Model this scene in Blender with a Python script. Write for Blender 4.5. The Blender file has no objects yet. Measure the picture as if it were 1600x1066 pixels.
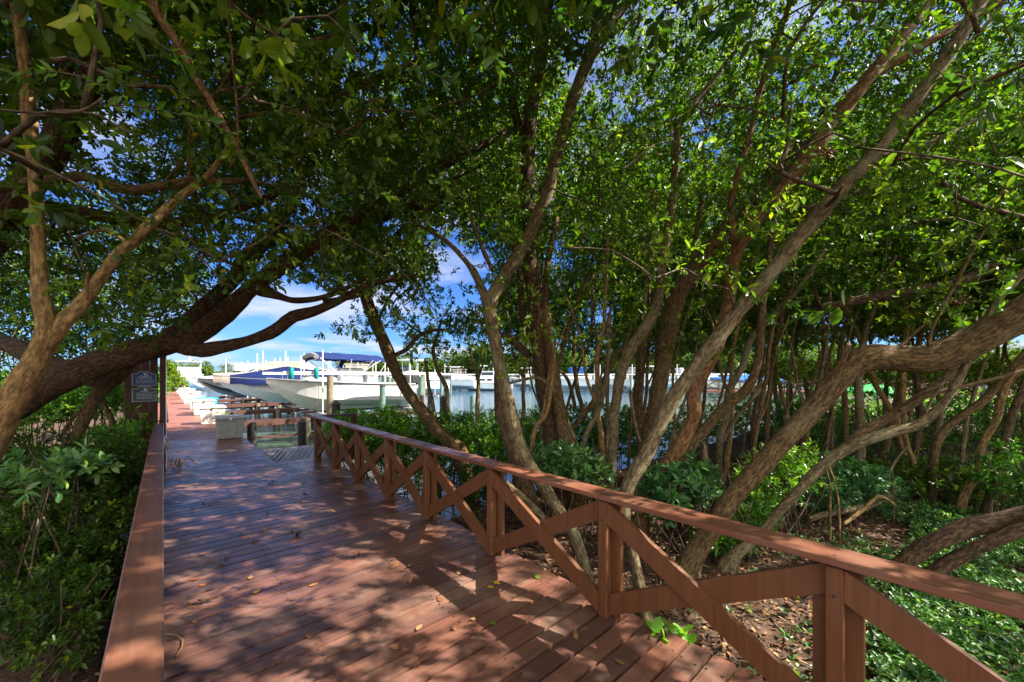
import bpy, bmesh, math, random
import numpy as np
from mathutils import Vector, Matrix, noise
from mathutils.kdtree import KDTree
R = math.radians
random.seed(7)
rng = np.random.default_rng(11)
SC = bpy.context.scene
COL = SC.collection
# ------------------------------------------------------------------ view frame
FPX = 610.0            # focal length in photo pixels (1600 wide)
TH = math.atan2(544.0, FPX)
EYE = 1.78
HOR = 587.0
CT, ST = math.cos(TH), math.sin(TH)
def P(px, py, d):
    """world point seen at photo pixel px,py at depth d (metres along the view axis)"""
    r = (px - 800.0) / FPX * d
    return Vector((d * ST + r * CT, d * CT - r * ST, EYE - d * (py - HOR) / FPX))
def proj(A):
    A = np.asarray(A)
    d = A[..., 0] * ST + A[..., 1] * CT
    r = A[..., 0] * CT - A[..., 1] * ST
    dd = np.where(np.abs(d) < 1e-3, 1e-3, d)
    return 800 + r / dd * FPX, HOR - (A[..., 2] - EYE) / dd * FPX, d
WATER_Z = -1.0
def sstep(a, b, x):
    t = min(1.0, max(0.0, (x - a) / (b - a)))
    return t * t * (3 - 2 * t)
def gz(x, y):
    """ground height"""
    nb = 0.10 * noise.noise(Vector((x * .35, y * .35, 3.1))) + 0.03 * noise.noise(Vector((x * 1.3, y * 1.3, 1.1)))
    right = -0.33 - 1.7 * sstep(4.6 + .5 * noise.noise(Vector((x * .5, 0, 7))), 8.2, y)
    left = -0.72
    if x > 2.4:
        h = right
    elif x < -0.4:
        h = left
    else:
        t = (x + .4) / 2.8
        h = (left * (1 - t) + right * t) - .25
        if y > 8: h = min(h, -1.6 * t + left * (1 - t))
    return h + nb
# ------------------------------------------------------------------ object helpers
def tag(o, label=None, cat=None, group=None, kind=None):
    if label: o['label'] = label
    if cat: o['category'] = cat
    if group: o['group'] = group
    if kind: o['kind'] = kind
    return o
def empty(name, loc=(0, 0, 0), rz=0.0):
    o = bpy.data.objects.new(name, None)
    COL.objects.link(o); o.location = loc; o.rotation_euler = (0, 0, rz)
    o.empty_display_size = .2
    return o
def link(name, me, parent=None, mats=()):
    o = bpy.data.objects.new(name, me)
    COL.objects.link(o)
    if parent is not None: o.parent = parent
    for m in mats: me.materials.append(m)
    return o
def children(o): return list(o.children)
def copy_tree(o, parent=None):
    c = o.copy(); COL.objects.link(c)
    c.parent = parent
    for ch in children(o): copy_tree(ch, c)
    return c
class MB:
    """collects simple shapes into one mesh"""
    def __init__(s): s.v = []; s.f = []; s.sm = []
    def add(s, vs, fs, smooth=False):
        b = len(s.v)
        s.v += [tuple(v) for v in vs]
        s.f += [tuple(i + b for i in f) for f in fs]
        s.sm += [smooth] * len(fs)
        return s
    def box(s, c, size, rz=0.0, rot=None, ch=0.0):
        hx, hy, hz = size[0] / 2, size[1] / 2, size[2] / 2
        M = rot if rot is not None else Matrix.Rotation(rz, 3, 'Z')
        c = Vector(c)
        if ch > 0:
            bm = bmesh.new(); bmesh.ops.create_cube(bm, size=1)
            for v in bm.verts: v.co = Vector((v.co.x * size[0], v.co.y * size[1], v.co.z * size[2]))
            bmesh.ops.bevel(bm, geom=list(bm.edges), offset=ch, segments=1, affect='EDGES')
            bm.verts.index_update()
            s.add([c + M @ v.co for v in bm.verts], [[v.index for v in f.verts] for f in bm.faces])
            bm.free(); return s
        vs = [c + M @ Vector((x * hx, y * hy, z * hz)) for x in (-1, 1) for y in (-1, 1) for z in (-1, 1)]
        return s.add(vs, [(0, 1, 3, 2), (4, 6, 7, 5), (0, 4, 5, 1), (2, 3, 7, 6), (0, 2, 6, 4), (1, 5, 7, 3)])
    def bar(s, a, b, w, h, up=(0, 0, 1), ch=0.0):
        a, b = Vector(a), Vector(b); d = b - a; L = d.length; d.normalize()
        up = Vector(up); side = up.cross(d)
        if side.length < 1e-4: side = Vector((1, 0, 0))
        side.normalize(); u = d.cross(side).normalized()
        M = Matrix((d, side, u)).transposed()
        return s.box((a + b) / 2, (L, w, h), rot=M, ch=ch)
    def tube(s, pts, rad, n=8, cap=True, smooth=True):
        pts = [Vector(p) for p in pts]
        if not hasattr(rad, '__len__'): rad = [rad] * len(pts)
        vs, fs = [], []
        t0 = (pts[1] - pts[0]).normalized()
        ref = Vector((0, 0, 1)) if abs(t0.z) < .9 else Vector((1, 0, 0))
        u = t0.cross(ref).normalized()
        for i, p in enumerate(pts):
            t = (pts[min(i + 1, len(pts) - 1)] - pts[max(i - 1, 0)]).normalized()
            u = (u - t * u.dot(t)).normalized(); w = t.cross(u)
            for k in range(n):
                a = 2 * math.pi * k / n
                vs.append(p + (u * math.cos(a) + w * math.sin(a)) * rad[i])
        for i in range(len(pts) - 1):
            for k in range(n):
                k2 = (k + 1) % n
                fs.append((i * n + k, i * n + k2, (i + 1) * n + k2, (i + 1) * n + k))
        s.add(vs, fs, smooth)
        if cap:
            s.add(vs[:n], [tuple(range(n - 1, -1, -1))]); s.add(vs[-n:], [tuple(range(n))])
        return s
    def cyl(s, c, r, h, n=14, r2=None):
        c = Vector(c)
        return s.tube([c, c + Vector((0, 0, h))], [r, r if r2 is None else r2], n)
    def sphere(s, c, r, n=10, sc=(1, 1, 1)):
        c = Vector(c); vs = []; fs = []
        m = n // 2
        for i in range(m + 1):
            th = math.pi * i / m
            for k in range(n):
                ph = 2 * math.pi * k / n
                vs.append(c + Vector((math.sin(th) * math.cos(ph) * sc[0], math.sin(th) * math.sin(ph) * sc[1], math.cos(th) * sc[2])) * r)
        for i in range(m):
            for k in range(n):
                fs.append((i * n + k, (i + 1) * n + k, (i + 1) * n + (k + 1) % n, i * n + (k + 1) % n))
        return s.add(vs, fs, True)
    def prism(s, outline, axis_from, axis_to):
        """outline: list of Vectors (planar), extruded by axis_to - axis_from"""
        off = Vector(axis_to) - Vector(axis_from); n = len(outline)
        vs = [Vector(p) for p in outline] + [Vector(p) + off for p in outline]
        fs = [tuple(range(n - 1, -1, -1)), tuple(range(n, 2 * n))] + [(i, (i + 1) % n, n + (i + 1) % n, n + i) for i in range(n)]
        return s.add(vs, fs)
    def mesh(s, name):
        me = bpy.data.meshes.new(name)
        me.from_pydata(s.v, [], s.f)
        me.polygons.foreach_set('use_smooth', s.sm)
        me.update()
        bm = bmesh.new(); bm.from_mesh(me); bmesh.ops.recalc_face_normals(bm, faces=bm.faces); bm.to_mesh(me); bm.free()
        return me
    def build(s, name, m, parent=None):
        return link(name, s.mesh(name), parent, [m])
# ------------------------------------------------------------------ materials
class NT:
    def __init__(s, name):
        s.m = bpy.data.materials.new(name); s.m.use_nodes = True
        s.t = s.m.node_tree; s.n = s.t.nodes; s.n.clear()
        s.out = s.n.new('ShaderNodeOutputMaterial')
        s.p = s.n.new('ShaderNodeBsdfPrincipled')
        s.t.links.new(s.p.outputs[0], s.out.inputs[0])
    def new(s, t, **k):
        x = s.n.new(t)
        for a, b in k.items(): setattr(x, a, b)
        return x
    def l(s, a, b): s.t.links.new(a, b)
    def ramp(s, fac, stops):
        r = s.new('ShaderNodeValToRGB'); e = r.color_ramp.elements
        while len(e) < len(stops): e.new(.5)
        for q, (p, c) in zip(e, stops): q.position = p; q.color = (*c, 1) if len(c) == 3 else c
        s.l(fac, r.inputs[0]); return r.outputs[0]
    def noise(s, vec, scale, detail=4, rough=.55):
        x = s.new('ShaderNodeTexNoise'); x.inputs['Scale'].default_value = scale; x.inputs['Detail'].default_value = detail
        x.inputs['Roughness'].default_value = rough
        if vec is not None: s.l(vec, x.inputs['Vector'])
        return x
    def map(s, vec, scale=(1, 1, 1)):
        x = s.new('ShaderNodeMapping'); x.inputs['Scale'].default_value = scale
        s.l(vec, x.inputs['Vector']); return x.outputs[0]
    def mix(s, fac, a, b, mode='MIX'):
        x = s.new('ShaderNodeMix', data_type='RGBA', blend_type=mode)
        for sock, val in ((x.inputs[0], fac), (x.inputs[6], a), (x.inputs[7], b)):
            if isinstance(val, (int, float)): sock.default_value = val
            elif isinstance(val, tuple): sock.default_value = (*val, 1) if len(val) == 3 else val
            else: s.l(val, sock)
        return x.outputs[2]
    def bump(s, h, strength=.4, dist=.02):
        b = s.new('ShaderNodeBump'); b.inputs['Strength'].default_value = strength; b.inputs['Distance'].default_value = dist
        s.l(h, b.inputs['Height']); s.l(b.outputs[0], s.p.inputs['Normal']); return b
    def set(s, **k):
        for a, b in k.items():
            sock = s.p.inputs[a.replace('_', ' ')]
            if isinstance(b, (int, float)): sock.default_value = b
            elif isinstance(b, tuple): sock.default_value = (*b, 1)
            else: s.l(b, sock)
def plain(name, col, rough=.5, var=.12, scale=6.0, metal=0.0, bump=0.0, coat=0.0, spec=None):
    t = NT(name)
    co = t.new('ShaderNodeTexCoord').outputs['Object']
    nz = t.noise(co, scale, 5)
    c = t.ramp(nz.outputs[0], [(.3, tuple(x * (1 - var) for x in col)), (.7, tuple(min(1, x * (1 + var)) for x in col))])
    t.set(Base_Color=c, Roughness=rough, Metallic=metal)
    if coat: t.set(Coat_Weight=coat)
    if 'canvas' in name: t.p.inputs['Specular IOR Level'].default_value = .12
    if bump:
        n2 = t.noise(co, scale * 8, 4); t.bump(n2.outputs[0], bump, .01)
    return t.m
def painted_wood(name, base, worn, axis, rough=.42, wear=.5):
    """stained boards: grain along axis, per board variation, worn patches"""
    t = NT(name)
    co = t.new('ShaderNodeTexCoord').outputs['Object']
    sc = [38, 38, 38]; sc[axis] = 1.4
    g = t.noise(t.map(co, tuple(sc)), 1.0, 5, .6)
    big = t.noise(co, 1.7, 6, .62)
    sp = t.noise(co, 26, 3, .6)
    isl = t.new('ShaderNodeNewGeometry').outputs['Random Per Island']
    a = t.ramp(g.outputs[0], [(.3, tuple(x * .72 for x in base)), (.72, tuple(x * 1.2 for x in base))])
    w = t.ramp(big.outputs[0], [(.5, (0, 0, 0)), (.72, (wear,) * 3)])
    b = t.mix(w, a, worn)
    iv = t.ramp(isl, [(0, (.62, .63, .68)), (.35, (.9, .9, .92)), (.7, (1.06, 1.04, 1.0)), (1, (1.12, .98, .9))])
    c = t.mix(1.0, b, iv, 'MULTIPLY')
    dk = t.ramp(sp.outputs[0], [(.66, (1, 1, 1)), (.78, (.55, .52, .5))])
    c = t.mix(1.0, c, dk, 'MULTIPLY')
    rr = t.ramp(big.outputs[0], [(.3, (rough - .12,) * 3), (.75, (rough + .2,) * 3)])
    t.set(Base_Color=c, Roughness=rr)
    t.p.inputs['Specular IOR Level'].default_value = .38
    t.bump(g.outputs[0], .35, .004)
    return t.m
def bark(name, c1, c2, lichen, rough=.9, lich=.25, ridge=1.0):
    t = NT(name)
    at = t.new('ShaderNodeAttribute', attribute_name='bark').outputs['Vector']
    ridged = t.noise(t.map(at, (40, 40, 15)), 1.0, 8, .72)
    fine = t.noise(t.map(at, (120, 120, 45)), 1.0, 4, .6)
    big = t.noise(t.map(at, (3, 3, 1.6)), 1.0, 4, .6)
    a = t.ramp(ridged.outputs[0], [(.36, tuple(x * .55 for x in c1)), (.47, c1), (.62, c2)])
    lf = t.ramp(big.outputs[0], [(.52, (0, 0, 0)), (.7, (lich,) * 3)])
    a = t.mix(lf, a, lichen)
    fv = t.ramp(fine.outputs[0], [(.3, (.78,) * 3), (.7, (1.15, 1.13, 1.1))])
    a = t.mix(1.0, a, fv, 'MULTIPLY')
    t.set(Base_Color=a, Roughness=rough)
    t.p.inputs['Specular IOR Level'].default_value = .25
    h = t.mix(.35, ridged.outputs[0], fine.outputs[0])
    t.bump(h, 1.0 * ridge, .03)
    return t.m
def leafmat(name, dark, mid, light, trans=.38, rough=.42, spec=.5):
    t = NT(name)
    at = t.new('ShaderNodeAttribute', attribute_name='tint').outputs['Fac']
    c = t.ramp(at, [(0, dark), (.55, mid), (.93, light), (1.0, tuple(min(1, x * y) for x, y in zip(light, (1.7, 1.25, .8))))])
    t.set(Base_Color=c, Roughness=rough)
    t.p.inputs['Specular IOR Level'].default_value = spec
    tr = t.new('ShaderNodeBsdfTranslucent')
    tc = t.mix(1.0, c, (1.25, 1.5, .55), 'MULTIPLY')
    t.l(tc, tr.inputs[0])
    mx = t.new('ShaderNodeMixShader'); mx.inputs[0].default_value = trans
    t.l(t.p.outputs[0], mx.inputs[1]); t.l(tr.outputs[0], mx.inputs[2])
    t.l(mx.outputs[0], t.out.inputs[0])
    return t.m
M = {}
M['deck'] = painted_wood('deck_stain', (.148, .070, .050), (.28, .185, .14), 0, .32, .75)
M['deck_far'] = painted_wood('deck_painted_sunlight', (.27, .11, .075), (.34, .17, .13), 0, .5, .5)  # lighter copy of the deck stain with sunlight put into the colour
M['cap'] = painted_wood('rail_cap_stain', (.165, .067, .040), (.24, .13, .09), 1, .38, .5)
M['rail'] = painted_wood('rail_stain', (.138, .054, .023), (.185, .085, .046), 2, .42, .35)
M['rail_dk'] = painted_wood('sign_board_stain', (.075, .022, .018), (.10, .04, .03), 2, .5, .3)
M['greydeck'] = painted_wood('grey_boards', (.23, .22, .235), (.30, .28, .28), 1, .55, .4)
M['pierwood'] = painted_wood('pier_timber', (.075, .031, .022), (.12, .06, .045), 0, .6, .3)
M['pile'] = bark('weathered_pile', (.15, .12, .08), (.34, .29, .20), (.2, .22, .13), .9, .4, .6)
M['pile_green'] = plain('green_pile_wrap', (.10, .17, .14), .6, .3, 5)
M['pile_dark'] = plain('dark_pile', (.035, .032, .03), .8, .3, 5)
M['white'] = plain('white_gelcoat', (.72, .72, .71), .25, .03, 2, coat=.3)
M['hullwhite'] = plain('white_hull', (.68, .69, .68), .22, .05, 1.2, coat=.4)
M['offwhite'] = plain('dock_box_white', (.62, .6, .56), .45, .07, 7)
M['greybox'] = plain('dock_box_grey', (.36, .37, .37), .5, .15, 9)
M['pvc'] = plain('white_pvc', (.66, .66, .66), .4, .03, 3)
M['alu'] = plain('aluminium', (.72, .73, .74), .35, .06, 5, metal=.7)
M['steel'] = plain('stainless', (.7, .7, .72), .2, .05, 5, metal=1)
M['navy'] = plain('navy_canvas', (.012, .024, .095), .75, .25, 5, bump=.2)
M['blue'] = plain('blue_canvas', (.007, .014, .065), .7, .2, 4, bump=.2)
M['taupe'] = plain('taupe_canvas', (.27, .235, .205), .8, .12, 4, bump=.2)
M['grey'] = plain('grey_canvas', (.2, .2, .22), .8, .15, 4, bump=.2)
M['black'] = plain('black_rubber', (.02, .02, .022), .5, .2, 5)
M['glass'] = plain('dark_window', (.03, .045, .06), .08, .1, 3)
M['teal'] = plain('teal_canvas', (.01, .19, .20), .6, .15, 5)
M['tealdk'] = plain('teal_tarp', (.01, .13, .11), .6, .15, 5)
M['turq'] = plain('turquoise_plastic', (.02, .33, .48), .35, .1, 5)
M['lime'] = plain('lime_plastic', (.42, .52, .12), .45, .2, 5)
M['red'] = plain('red_paint', (.5, .04, .035), .4, .1, 5)
M['bluetarp'] = plain('bright_blue_canvas', (.03, .12, .38), .6, .15, 2)
M['greentarp'] = plain('bright_green_canvas', (.03, .26, .06), .6, .15, 2)
M['cream'] = plain('cream_enamel', (.66, .6, .46), .4, .08, 5)
M['roof'] = plain('tan_roof', (.33, .22, .15), .8, .2, 3)
M['wallc'] = plain('pale_stucco', (.6, .52, .45), .8, .1, 3)
M['signblue'] = plain('sign_navy', (.008, .045, .26), .35, .1, 4)
M['signgreen'] = plain('sign_dark_green', (.015, .05, .085), .35, .2, 4)
M['signtrim'] = plain('sign_pale_trim', (.5, .55, .52), .5, .1, 4)
M['paintwhite'] = plain('sign_lettering', (.7, .74, .76), .5, .05, 4)
M['bark_tan'] = bark('tan_bark', (.18, .108, .042), (.44, .28, .112), (.36, .30, .17), .85, .35, .6)
M['bark_dark'] = bark('dark_bark', (.06, .036, .022), (.19, .112, .062), (.2, .16, .1), .9, .2, 1.1)
M['bark_brown'] = bark('brown_bark', (.085, .053, .024), (.25, .155, .068), (.27, .23, .13), .9, .3, 1.0)
M['bark_grey'] = bark('grey_bark', (.105, .078, .042), (.285, .215, .115), (.35, .33, .20), .9, .5, .9)
M['bark_red'] = bark('ruddy_bark', (.125, .06, .026), (.33, .17, .072), (.3, .21, .11), .88, .25, 1.0)
M['twig'] = bark('twig_bark', (.07, .05, .032), (.2, .15, .10), (.26, .24, .18), .9, .4, .4)
M['leaf'] = leafmat('canopy_leaf', (.030, .068, .009), (.088, .165, .012), (.22, .29, .02), .52, .42)
M['leaf_dark'] = leafmat('leaf_painted_shade', (.028, .064, .010), (.082, .15, .014), (.20, .27, .022), .52, .40)  # slightly darker copy of the canopy leaf, shade put into the colour
M['leaf_bright'] = leafmat('bright_leaf', (.032, .078, .009), (.09, .165, .012), (.21, .28, .02), .50, .44)
M['leaf_big'] = leafmat('broad_leaf', (.03, .09, .02), (.065, .16, .025), (.14, .25, .03), .38, .34)
M['leaf_hedge'] = leafmat('hedge_leaf', (.03, .09, .012), (.08, .2, .018), (.17, .32, .03), .45, .36)
M['leaf_blue'] = leafmat('waxy_leaf', (.032, .10, .035), (.075, .19, .06), (.16, .30, .085), .33, .32)
M['leaf_cover'] = leafmat('ground_cover_leaf', (.028, .085, .022), (.065, .165, .038), (.16, .29, .055), .35, .4)
M['leaf_far'] = leafmat('far_leaf', (.035, .07, .016), (.085, .145, .024), (.17, .24, .035), .3, .6, .2)
def litter_mat():
    t = NT('dry_leaf')
    at = t.new('ShaderNodeAttribute', attribute_name='tint').outputs['Fac']
    c = t.ramp(at, [(0, (.045, .022, .012)), (.4, (.13, .055, .022)), (.72, (.25, .105, .035)), (.93, (.31, .18, .075)), (1, (.38, .30, .19))])
    t.set(Base_Color=c, Roughness=.7); return t.m
M['leaf_lime'] = leafmat('lime_leaf', (.10, .25, .02), (.18, .40, .03), (.26, .5, .04), .5, .4)
M['litter'] = litter_mat()
def ground_mat():
    t = NT('soil')
    co = t.new('ShaderNodeTexCoord').outputs['Object']
    n1 = t.noise(co, 1.3, 8, .65); n2 = t.noise(co, 22, 5, .7)
    a = t.ramp(n2.outputs[0], [(.3, (.035, .02, .012)), (.6, (.12, .066, .035)), (.8, (.22, .13, .07))])
    b = t.ramp(n1.outputs[0], [(.35, (.55, .55, .5)), (.7, (1.1, 1.05, 1))])
    t.set(Base_Color=t.mix(1.0, a, b, 'MULTIPLY'), Roughness=.95)
    t.bump(n2.outputs[0], .8, .04); return t.m
M['soil'] = ground_mat()
def water_mat():
    t = NT('harbour_water')
    co = t.new('ShaderNodeTexCoord').outputs['Object']
    n1 = t.noise(t.map(co, (1.0, 1.6, 1)), 1.6, 4, .55); n2 = t.noise(co, 7, 3, .5)
    sx = t.new('ShaderNodeSeparateXYZ'); t.l(co, sx.inputs[0])
    mr = t.new('ShaderNodeMapRange'); mr.inputs[1].default_value = 9; mr.inputs[2].default_value = 32; t.l(sx.outputs[1], mr.inputs[0])
    c = t.ramp(mr.outputs[0], [(0, (.085, .10, .022)), (.35, (.06, .095, .05)), (1, (.05, .12, .19))])
    t.set(Base_Color=c, Roughness=.06); t.p.inputs['IOR'].default_value = 1.33
    h = t.mix(.3, n1.outputs[0], n2.outputs[0])
    t.bump(h, .32, .10); return t.m
M['water'] = water_mat()
NCL = 8800; SUNP = .42
# ================================================================== GROUND, WATER
def grid_mesh(name, xs, ys, zf):
    xs, ys = np.asarray(xs), np.asarray(ys); nx, ny = len(xs), len(ys)
    v = [(x, y, zf(x, y)) for y in ys for x in xs]
    f = [(j * nx + i, j * nx + i + 1, (j + 1) * nx + i + 1, (j + 1) * nx + i) for j in range(ny - 1) for i in range(nx - 1)]
    me = bpy.data.meshes.new(name); me.from_pydata(v, [], f)
    me.polygons.foreach_set('use_smooth', [True] * len(f)); me.update(); return me
def axis(lo, a, b, hi, fine):
    core = np.arange(a, b + 1e-6, fine)
    left = a - np.geomspace(fine, a - lo, 22)[::-1] if lo < a else []
    right = b + np.geomspace(fine, hi - b, 22)
    return np.concatenate([left, core, right])
def terrain(x, y):
    # near bank, sea bed, then the far shore rising beyond the basin
    d = x * ST + y * CT
    h = gz(x, y)
    if x < -0.5 and y > 6: h = -0.55 + .1 * noise.noise(Vector((x, y, 0)))
    if x > -0.5 and y > 8.5: h = -2.2
    far = sstep(88, 93, d + 6 * noise.noise(Vector((x * .02, y * .02, 5))))
    if x > 0 : h = h * (1 - far) + (-.35) * far
    return h
g = link('ground', grid_mesh('ground', axis(-700, -9, 22, 900, .22), axis(-600, -6, 12, 900, .22), terrain), None, [M['soil']])
tag(g, kind='structure')
w = link('water', grid_mesh('water', np.array([-2.0, 40, 120, 1500]), np.array([3.5, 60, 150, 1500]), lambda x, y: WATER_Z), None, [M['water']])
tag(w, kind='structure')
# ================================================================== BOARDWALK
def plank_run(mb, y0, y1, x0, x1, pitch=.146, gap=.023, ztop=0.0, jit=.012, th=.04):
    y = y0
    while y < y1:
        a, b = y + gap / 2, y + pitch - gap / 2
        dz0, dz1 = random.uniform(-.0025, .0015), random.uniform(-.0025, .0015)
        xa, xb = x0 + random.uniform(-jit, jit), x1 + random.uniform(-jit, jit)
        c = .0035
        prof = [(a, -th), (b, -th), (b, 0), (a, 0)]
        vs = [(xa, p, ztop + q + dz0) for p, q in prof] + [(xb, p, ztop + q + dz1) for p, q in prof]
        n = 4
        mb.add(vs, [tuple(range(n - 1, -1, -1)), tuple(range(n, 2 * n))] + [(i, (i + 1) % n, n + (i + 1) % n, n + i) for i in range(n)])
        y += pitch
mb = MB(); plank_run(mb, -2.2, 9.17, -.26, 2.62)
plank_run(mb, 9.17, 14.0, -.26, 1.72)
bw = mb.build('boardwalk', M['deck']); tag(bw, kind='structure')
mb = MB(); y = -2.2 + .073
while y < 13.9:
    for x in (-.1, .75, 1.6) + ((2.45,) if y < 9.1 else ()):
        for o in (-.042, .042):
            cx, cy = x + random.uniform(-.012, .012), y + o + random.uniform(-.006, .006)
            mb.add([(cx + .008 * math.cos(a * 1.0472), cy + .008 * math.sin(a * 1.0472), .0018) for a in range(6)], [tuple(range(6))])
    y += .146
nl_ = mb.build('nails', M['black'], bw)
mb = MB(); plank_run(mb, 13.998, 64, -.26, 1.72)
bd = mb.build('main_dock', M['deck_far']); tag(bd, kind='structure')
mb = MB()
for x in (-.1, .75, 1.6): mb.bar((x, -2, -.14), (x, 64, -.14), .05, .19)
mb.bar((2.45, -2, -.14), (2.45, 9.1, -.14), .05, .19)
sj = mb.build('dock_joists', M['pierwood']); tag(sj, kind='structure')
# lower grey landing with boards laid at a slant
mb = MB()
an = R(20); dx, dy = math.sin(an), math.cos(an)
x_, y_ = 1.75, 9.19
for k in range(-9, 26):
    # strips clipped to the rectangle 1.74..5 x 9.19..11.3
    cx = 1.74 + k * .118
    def xa(yy): return cx + (yy - 9.19) * math.tan(an)
    ya, yb = 9.19, 11.25
    if xa(ya) < 1.75: ya = 9.19 + (1.75 - cx) / math.tan(an)
    if ya >= yb - .02: continue
    w2 = .054
    z = -.05 + random.uniform(-.002, .002)
    q = [Vector((xa(ya) - w2, ya, z)), Vector((xa(ya) + w2, ya, z)), Vector((xa(yb) + w2, yb, z)), Vector((xa(yb) - w2, yb, z))]
    for p in q: p.x = max(p.x, 1.735)
    mb.prism(q, (0, 0, 0), (0, 0, -.04))
ld = mb.build('landing', M['greydeck']); tag(ld, kind='structure')
# ================================================================== RAILINGS
ZC = .91
def x_brace(mbp, ya, yb, x0, x1, zlo, zhi, up, w=.135):
    """one diagonal board between ya and yb; ends cut plumb against the posts"""
    if up: za, zb = zlo, zhi
    else: za, zb = zhi, zlo
    s = (zb - za) / (yb - ya); hv = w * math.sqrt(1 + s * s) / 2
    def cl(z): return min(max(z, zlo - .075), zhi + .075)
    out = [(ya, cl(za - hv)), (yb, cl(zb - hv)), (yb, cl(zb + hv)), (ya, cl(za + hv))]
    # keep a true board edge where clipped
    pts = []
    lo, hi = zlo - .075, zhi + .075
    def inter(zz, off): return ya + (zz - (za + off)) / s
    # lower edge
    pts = []
    L = [(ya, za - hv), (yb, zb - hv)]; U = [(yb, zb + hv), (ya, za + hv)]
    for (p, q) in ((L[0], L[1]), (U[0], U[1])):
        seq = [p, q]
        for k in (0, 1):
            y, z = seq[k]; off = -hv if (p, q) == (L[0], L[1]) else hv
            if z < lo: seq[k] = (inter(lo, off), lo)
            elif z > hi: seq[k] = (inter(hi, off), hi)
        pts.append(seq)
    l, u = pts
    poly = [l[0], l[1]]
    if abs(l[1][0] - yb) > 1e-4: poly.append((yb, min(max(lo if l[1][1] <= lo + 1e-6 else hi, lo), hi)))
    poly.append(u[0]) if abs(u[0][0] - yb) < 1e-4 or True else None
    poly.append(u[1])
    if abs(u[1][0] - ya) > 1e-4: poly.append((ya, hi if u[1][1] >= hi - 1e-6 else lo))
    if abs(l[0][0] - ya) > 1e-4: poly.append((ya, lo))
    # ordered hull of the points
    c = Vector((sum(p[0] for p in poly) / len(poly), sum(p[1] for p in poly) / len(poly)))
    poly = sorted(set((round(a, 5), round(b, 5)) for a, b in poly), key=lambda p: math.atan2(p[1] - c.y, p[0] - c.x))
    o = [Vector((x0, a, b)) for a, b in poly]
    mbp.prism(o, (0, 0, 0), (x1 - x0, 0, 0))
rr = empty('railing', (2.45, 4, 0)); tag(rr, 'brown stained railing of crossed boards between boardwalk and mangrove trees', 'railing')
OFF = Vector((-2.45, -4, 0))
def rpart(mb, name, m, parent):
    o = mb.build(name, m, parent); o.location = OFF; return o
ys = [-.98, .37, 1.70, 3.04, 4.33, 5.47, 6.66, 7.83, 9.04]
cap = MB()
segs = [(-2.2, 1.72), (1.725, 5.49), (5.495, 9.22)]
for a, b in segs: cap.box((2.462, (a + b) / 2, ZC - .018), (.186, b - a, .036), ch=.004)
rpart(cap, 'top_rail', M['cap'], rr)
for y in ys:
    for dx in (-.045, .045):
        bm_ = MB(); bm_.tube([(2.47 + dx, y, ZC - .001), (2.47 + dx, y, ZC + .0025)], .006, 8); rpart(bm_, 'bolt', M['pile_dark'], rr)
    pm = MB()
    pm.box((2.506, y, .305), (.042, .20 if y < 8.9 else .14, 1.11), ch=.004)
    rpart(pm, 'post', M['rail'], rr)
    tm = MB(); tm.box((2.437, y, .429), (.072, .07, .856), ch=.005)
    rpart(tm, 'post_trim', M['rail'], rr)
    for z in (.12, .72):
        bm_ = MB(); bm_.tube([(2.401, y, z), (2.396, y, z)], .007, 8); rpart(bm_, 'bolt', M['pile_dark'], rr)
for a, b in zip(ys[:-1], ys[1:]):
    ya, yb = a + .036, b - .036
    d1 = MB(); x_brace(d1, ya, yb, 2.404, 2.441, .095, .78, True); rpart(d1, 'brace', M['rail'], rr)
    d2 = MB(); x_brace(d2, ya, yb, 2.444, 2.482, .095, .78, False); rpart(d2, 'brace', M['rail'], rr)
rt = MB(); rt.box((2.95, 9.15, ZC - .02), (.755, .12, .04), ch=.004); rpart(rt, 'return_rail', M['rail_dk'], rr)
rt = MB(); rt.box((3.26, 9.15, .37), (.09, .09, 1.01), ch=.004); rpart(rt, 'end_post', M['rail_dk'], rr)
# near left railing
lr = empty('railing', (-.1, 4, 0)); tag(lr, 'railing with wide flat brown cap board at the very edge beside dark shrubs', 'railing')
OFF = Vector((.1, -4, 0))
cap = MB()
for a, b in ((-2.2, 3.02), (3.024, 6.95), (6.954, 9.66)): cap.box((-.07, (a + b) / 2, ZC - .02), (.14, b - a, .04), ch=.006)
rpart(cap, 'top_rail', M['cap'], lr)
lys = [-1, .3, 1.6, 2.9, 4.2, 5.5, 6.8, 8.1, 9.4]
for y in lys:
    pm = MB(); pm.box((-.118, y, .255), (.036, .20, 1.21), ch=.004); rpart(pm, 'post', M['rail'], lr)
    tm = MB(); tm.box((-.052, y, .429), (.07, .07, .856), ch=.005); rpart(tm, 'post_trim', M['rail'], lr)
for a, b in zip(lys[:-1], lys[1:]):
    d1 = MB(); x_brace(d1, a + .036, b - .036, -.098, -.063, .095, .78, True); rpart(d1, 'brace', M['rail'], lr)
    d2 = MB(); x_brace(d2, a + .036, b - .036, -.060, -.025, .095, .78, False); rpart(d2, 'brace', M['rail'], lr)
# farther left railing, beyond the sign pillar
fr = empty('railing', (.05, 20, 0)); tag(fr, 'low red brown railing running along the sunny dock past the sign board', 'railing')
OFF = Vector((-.05, -20, 0))
cap = MB(); cap.box((0, 22.2, ZC - .02), (.14, 24.2, .04), ch=.004); rpart(cap, 'top_rail', M['cap'], fr)
for k in range(13):
    pm = MB(); pm.box((0, 10.3 + k * 1.98, .35), (.09, .09, .86), ch=.004); rpart(pm, 'post', M['rail'], fr)
cap = MB(); cap.box((0.002, 22.2, .42), (.04, 24.0, .12)); rpart(cap, 'middle_rail', M['rail'], fr)
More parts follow.
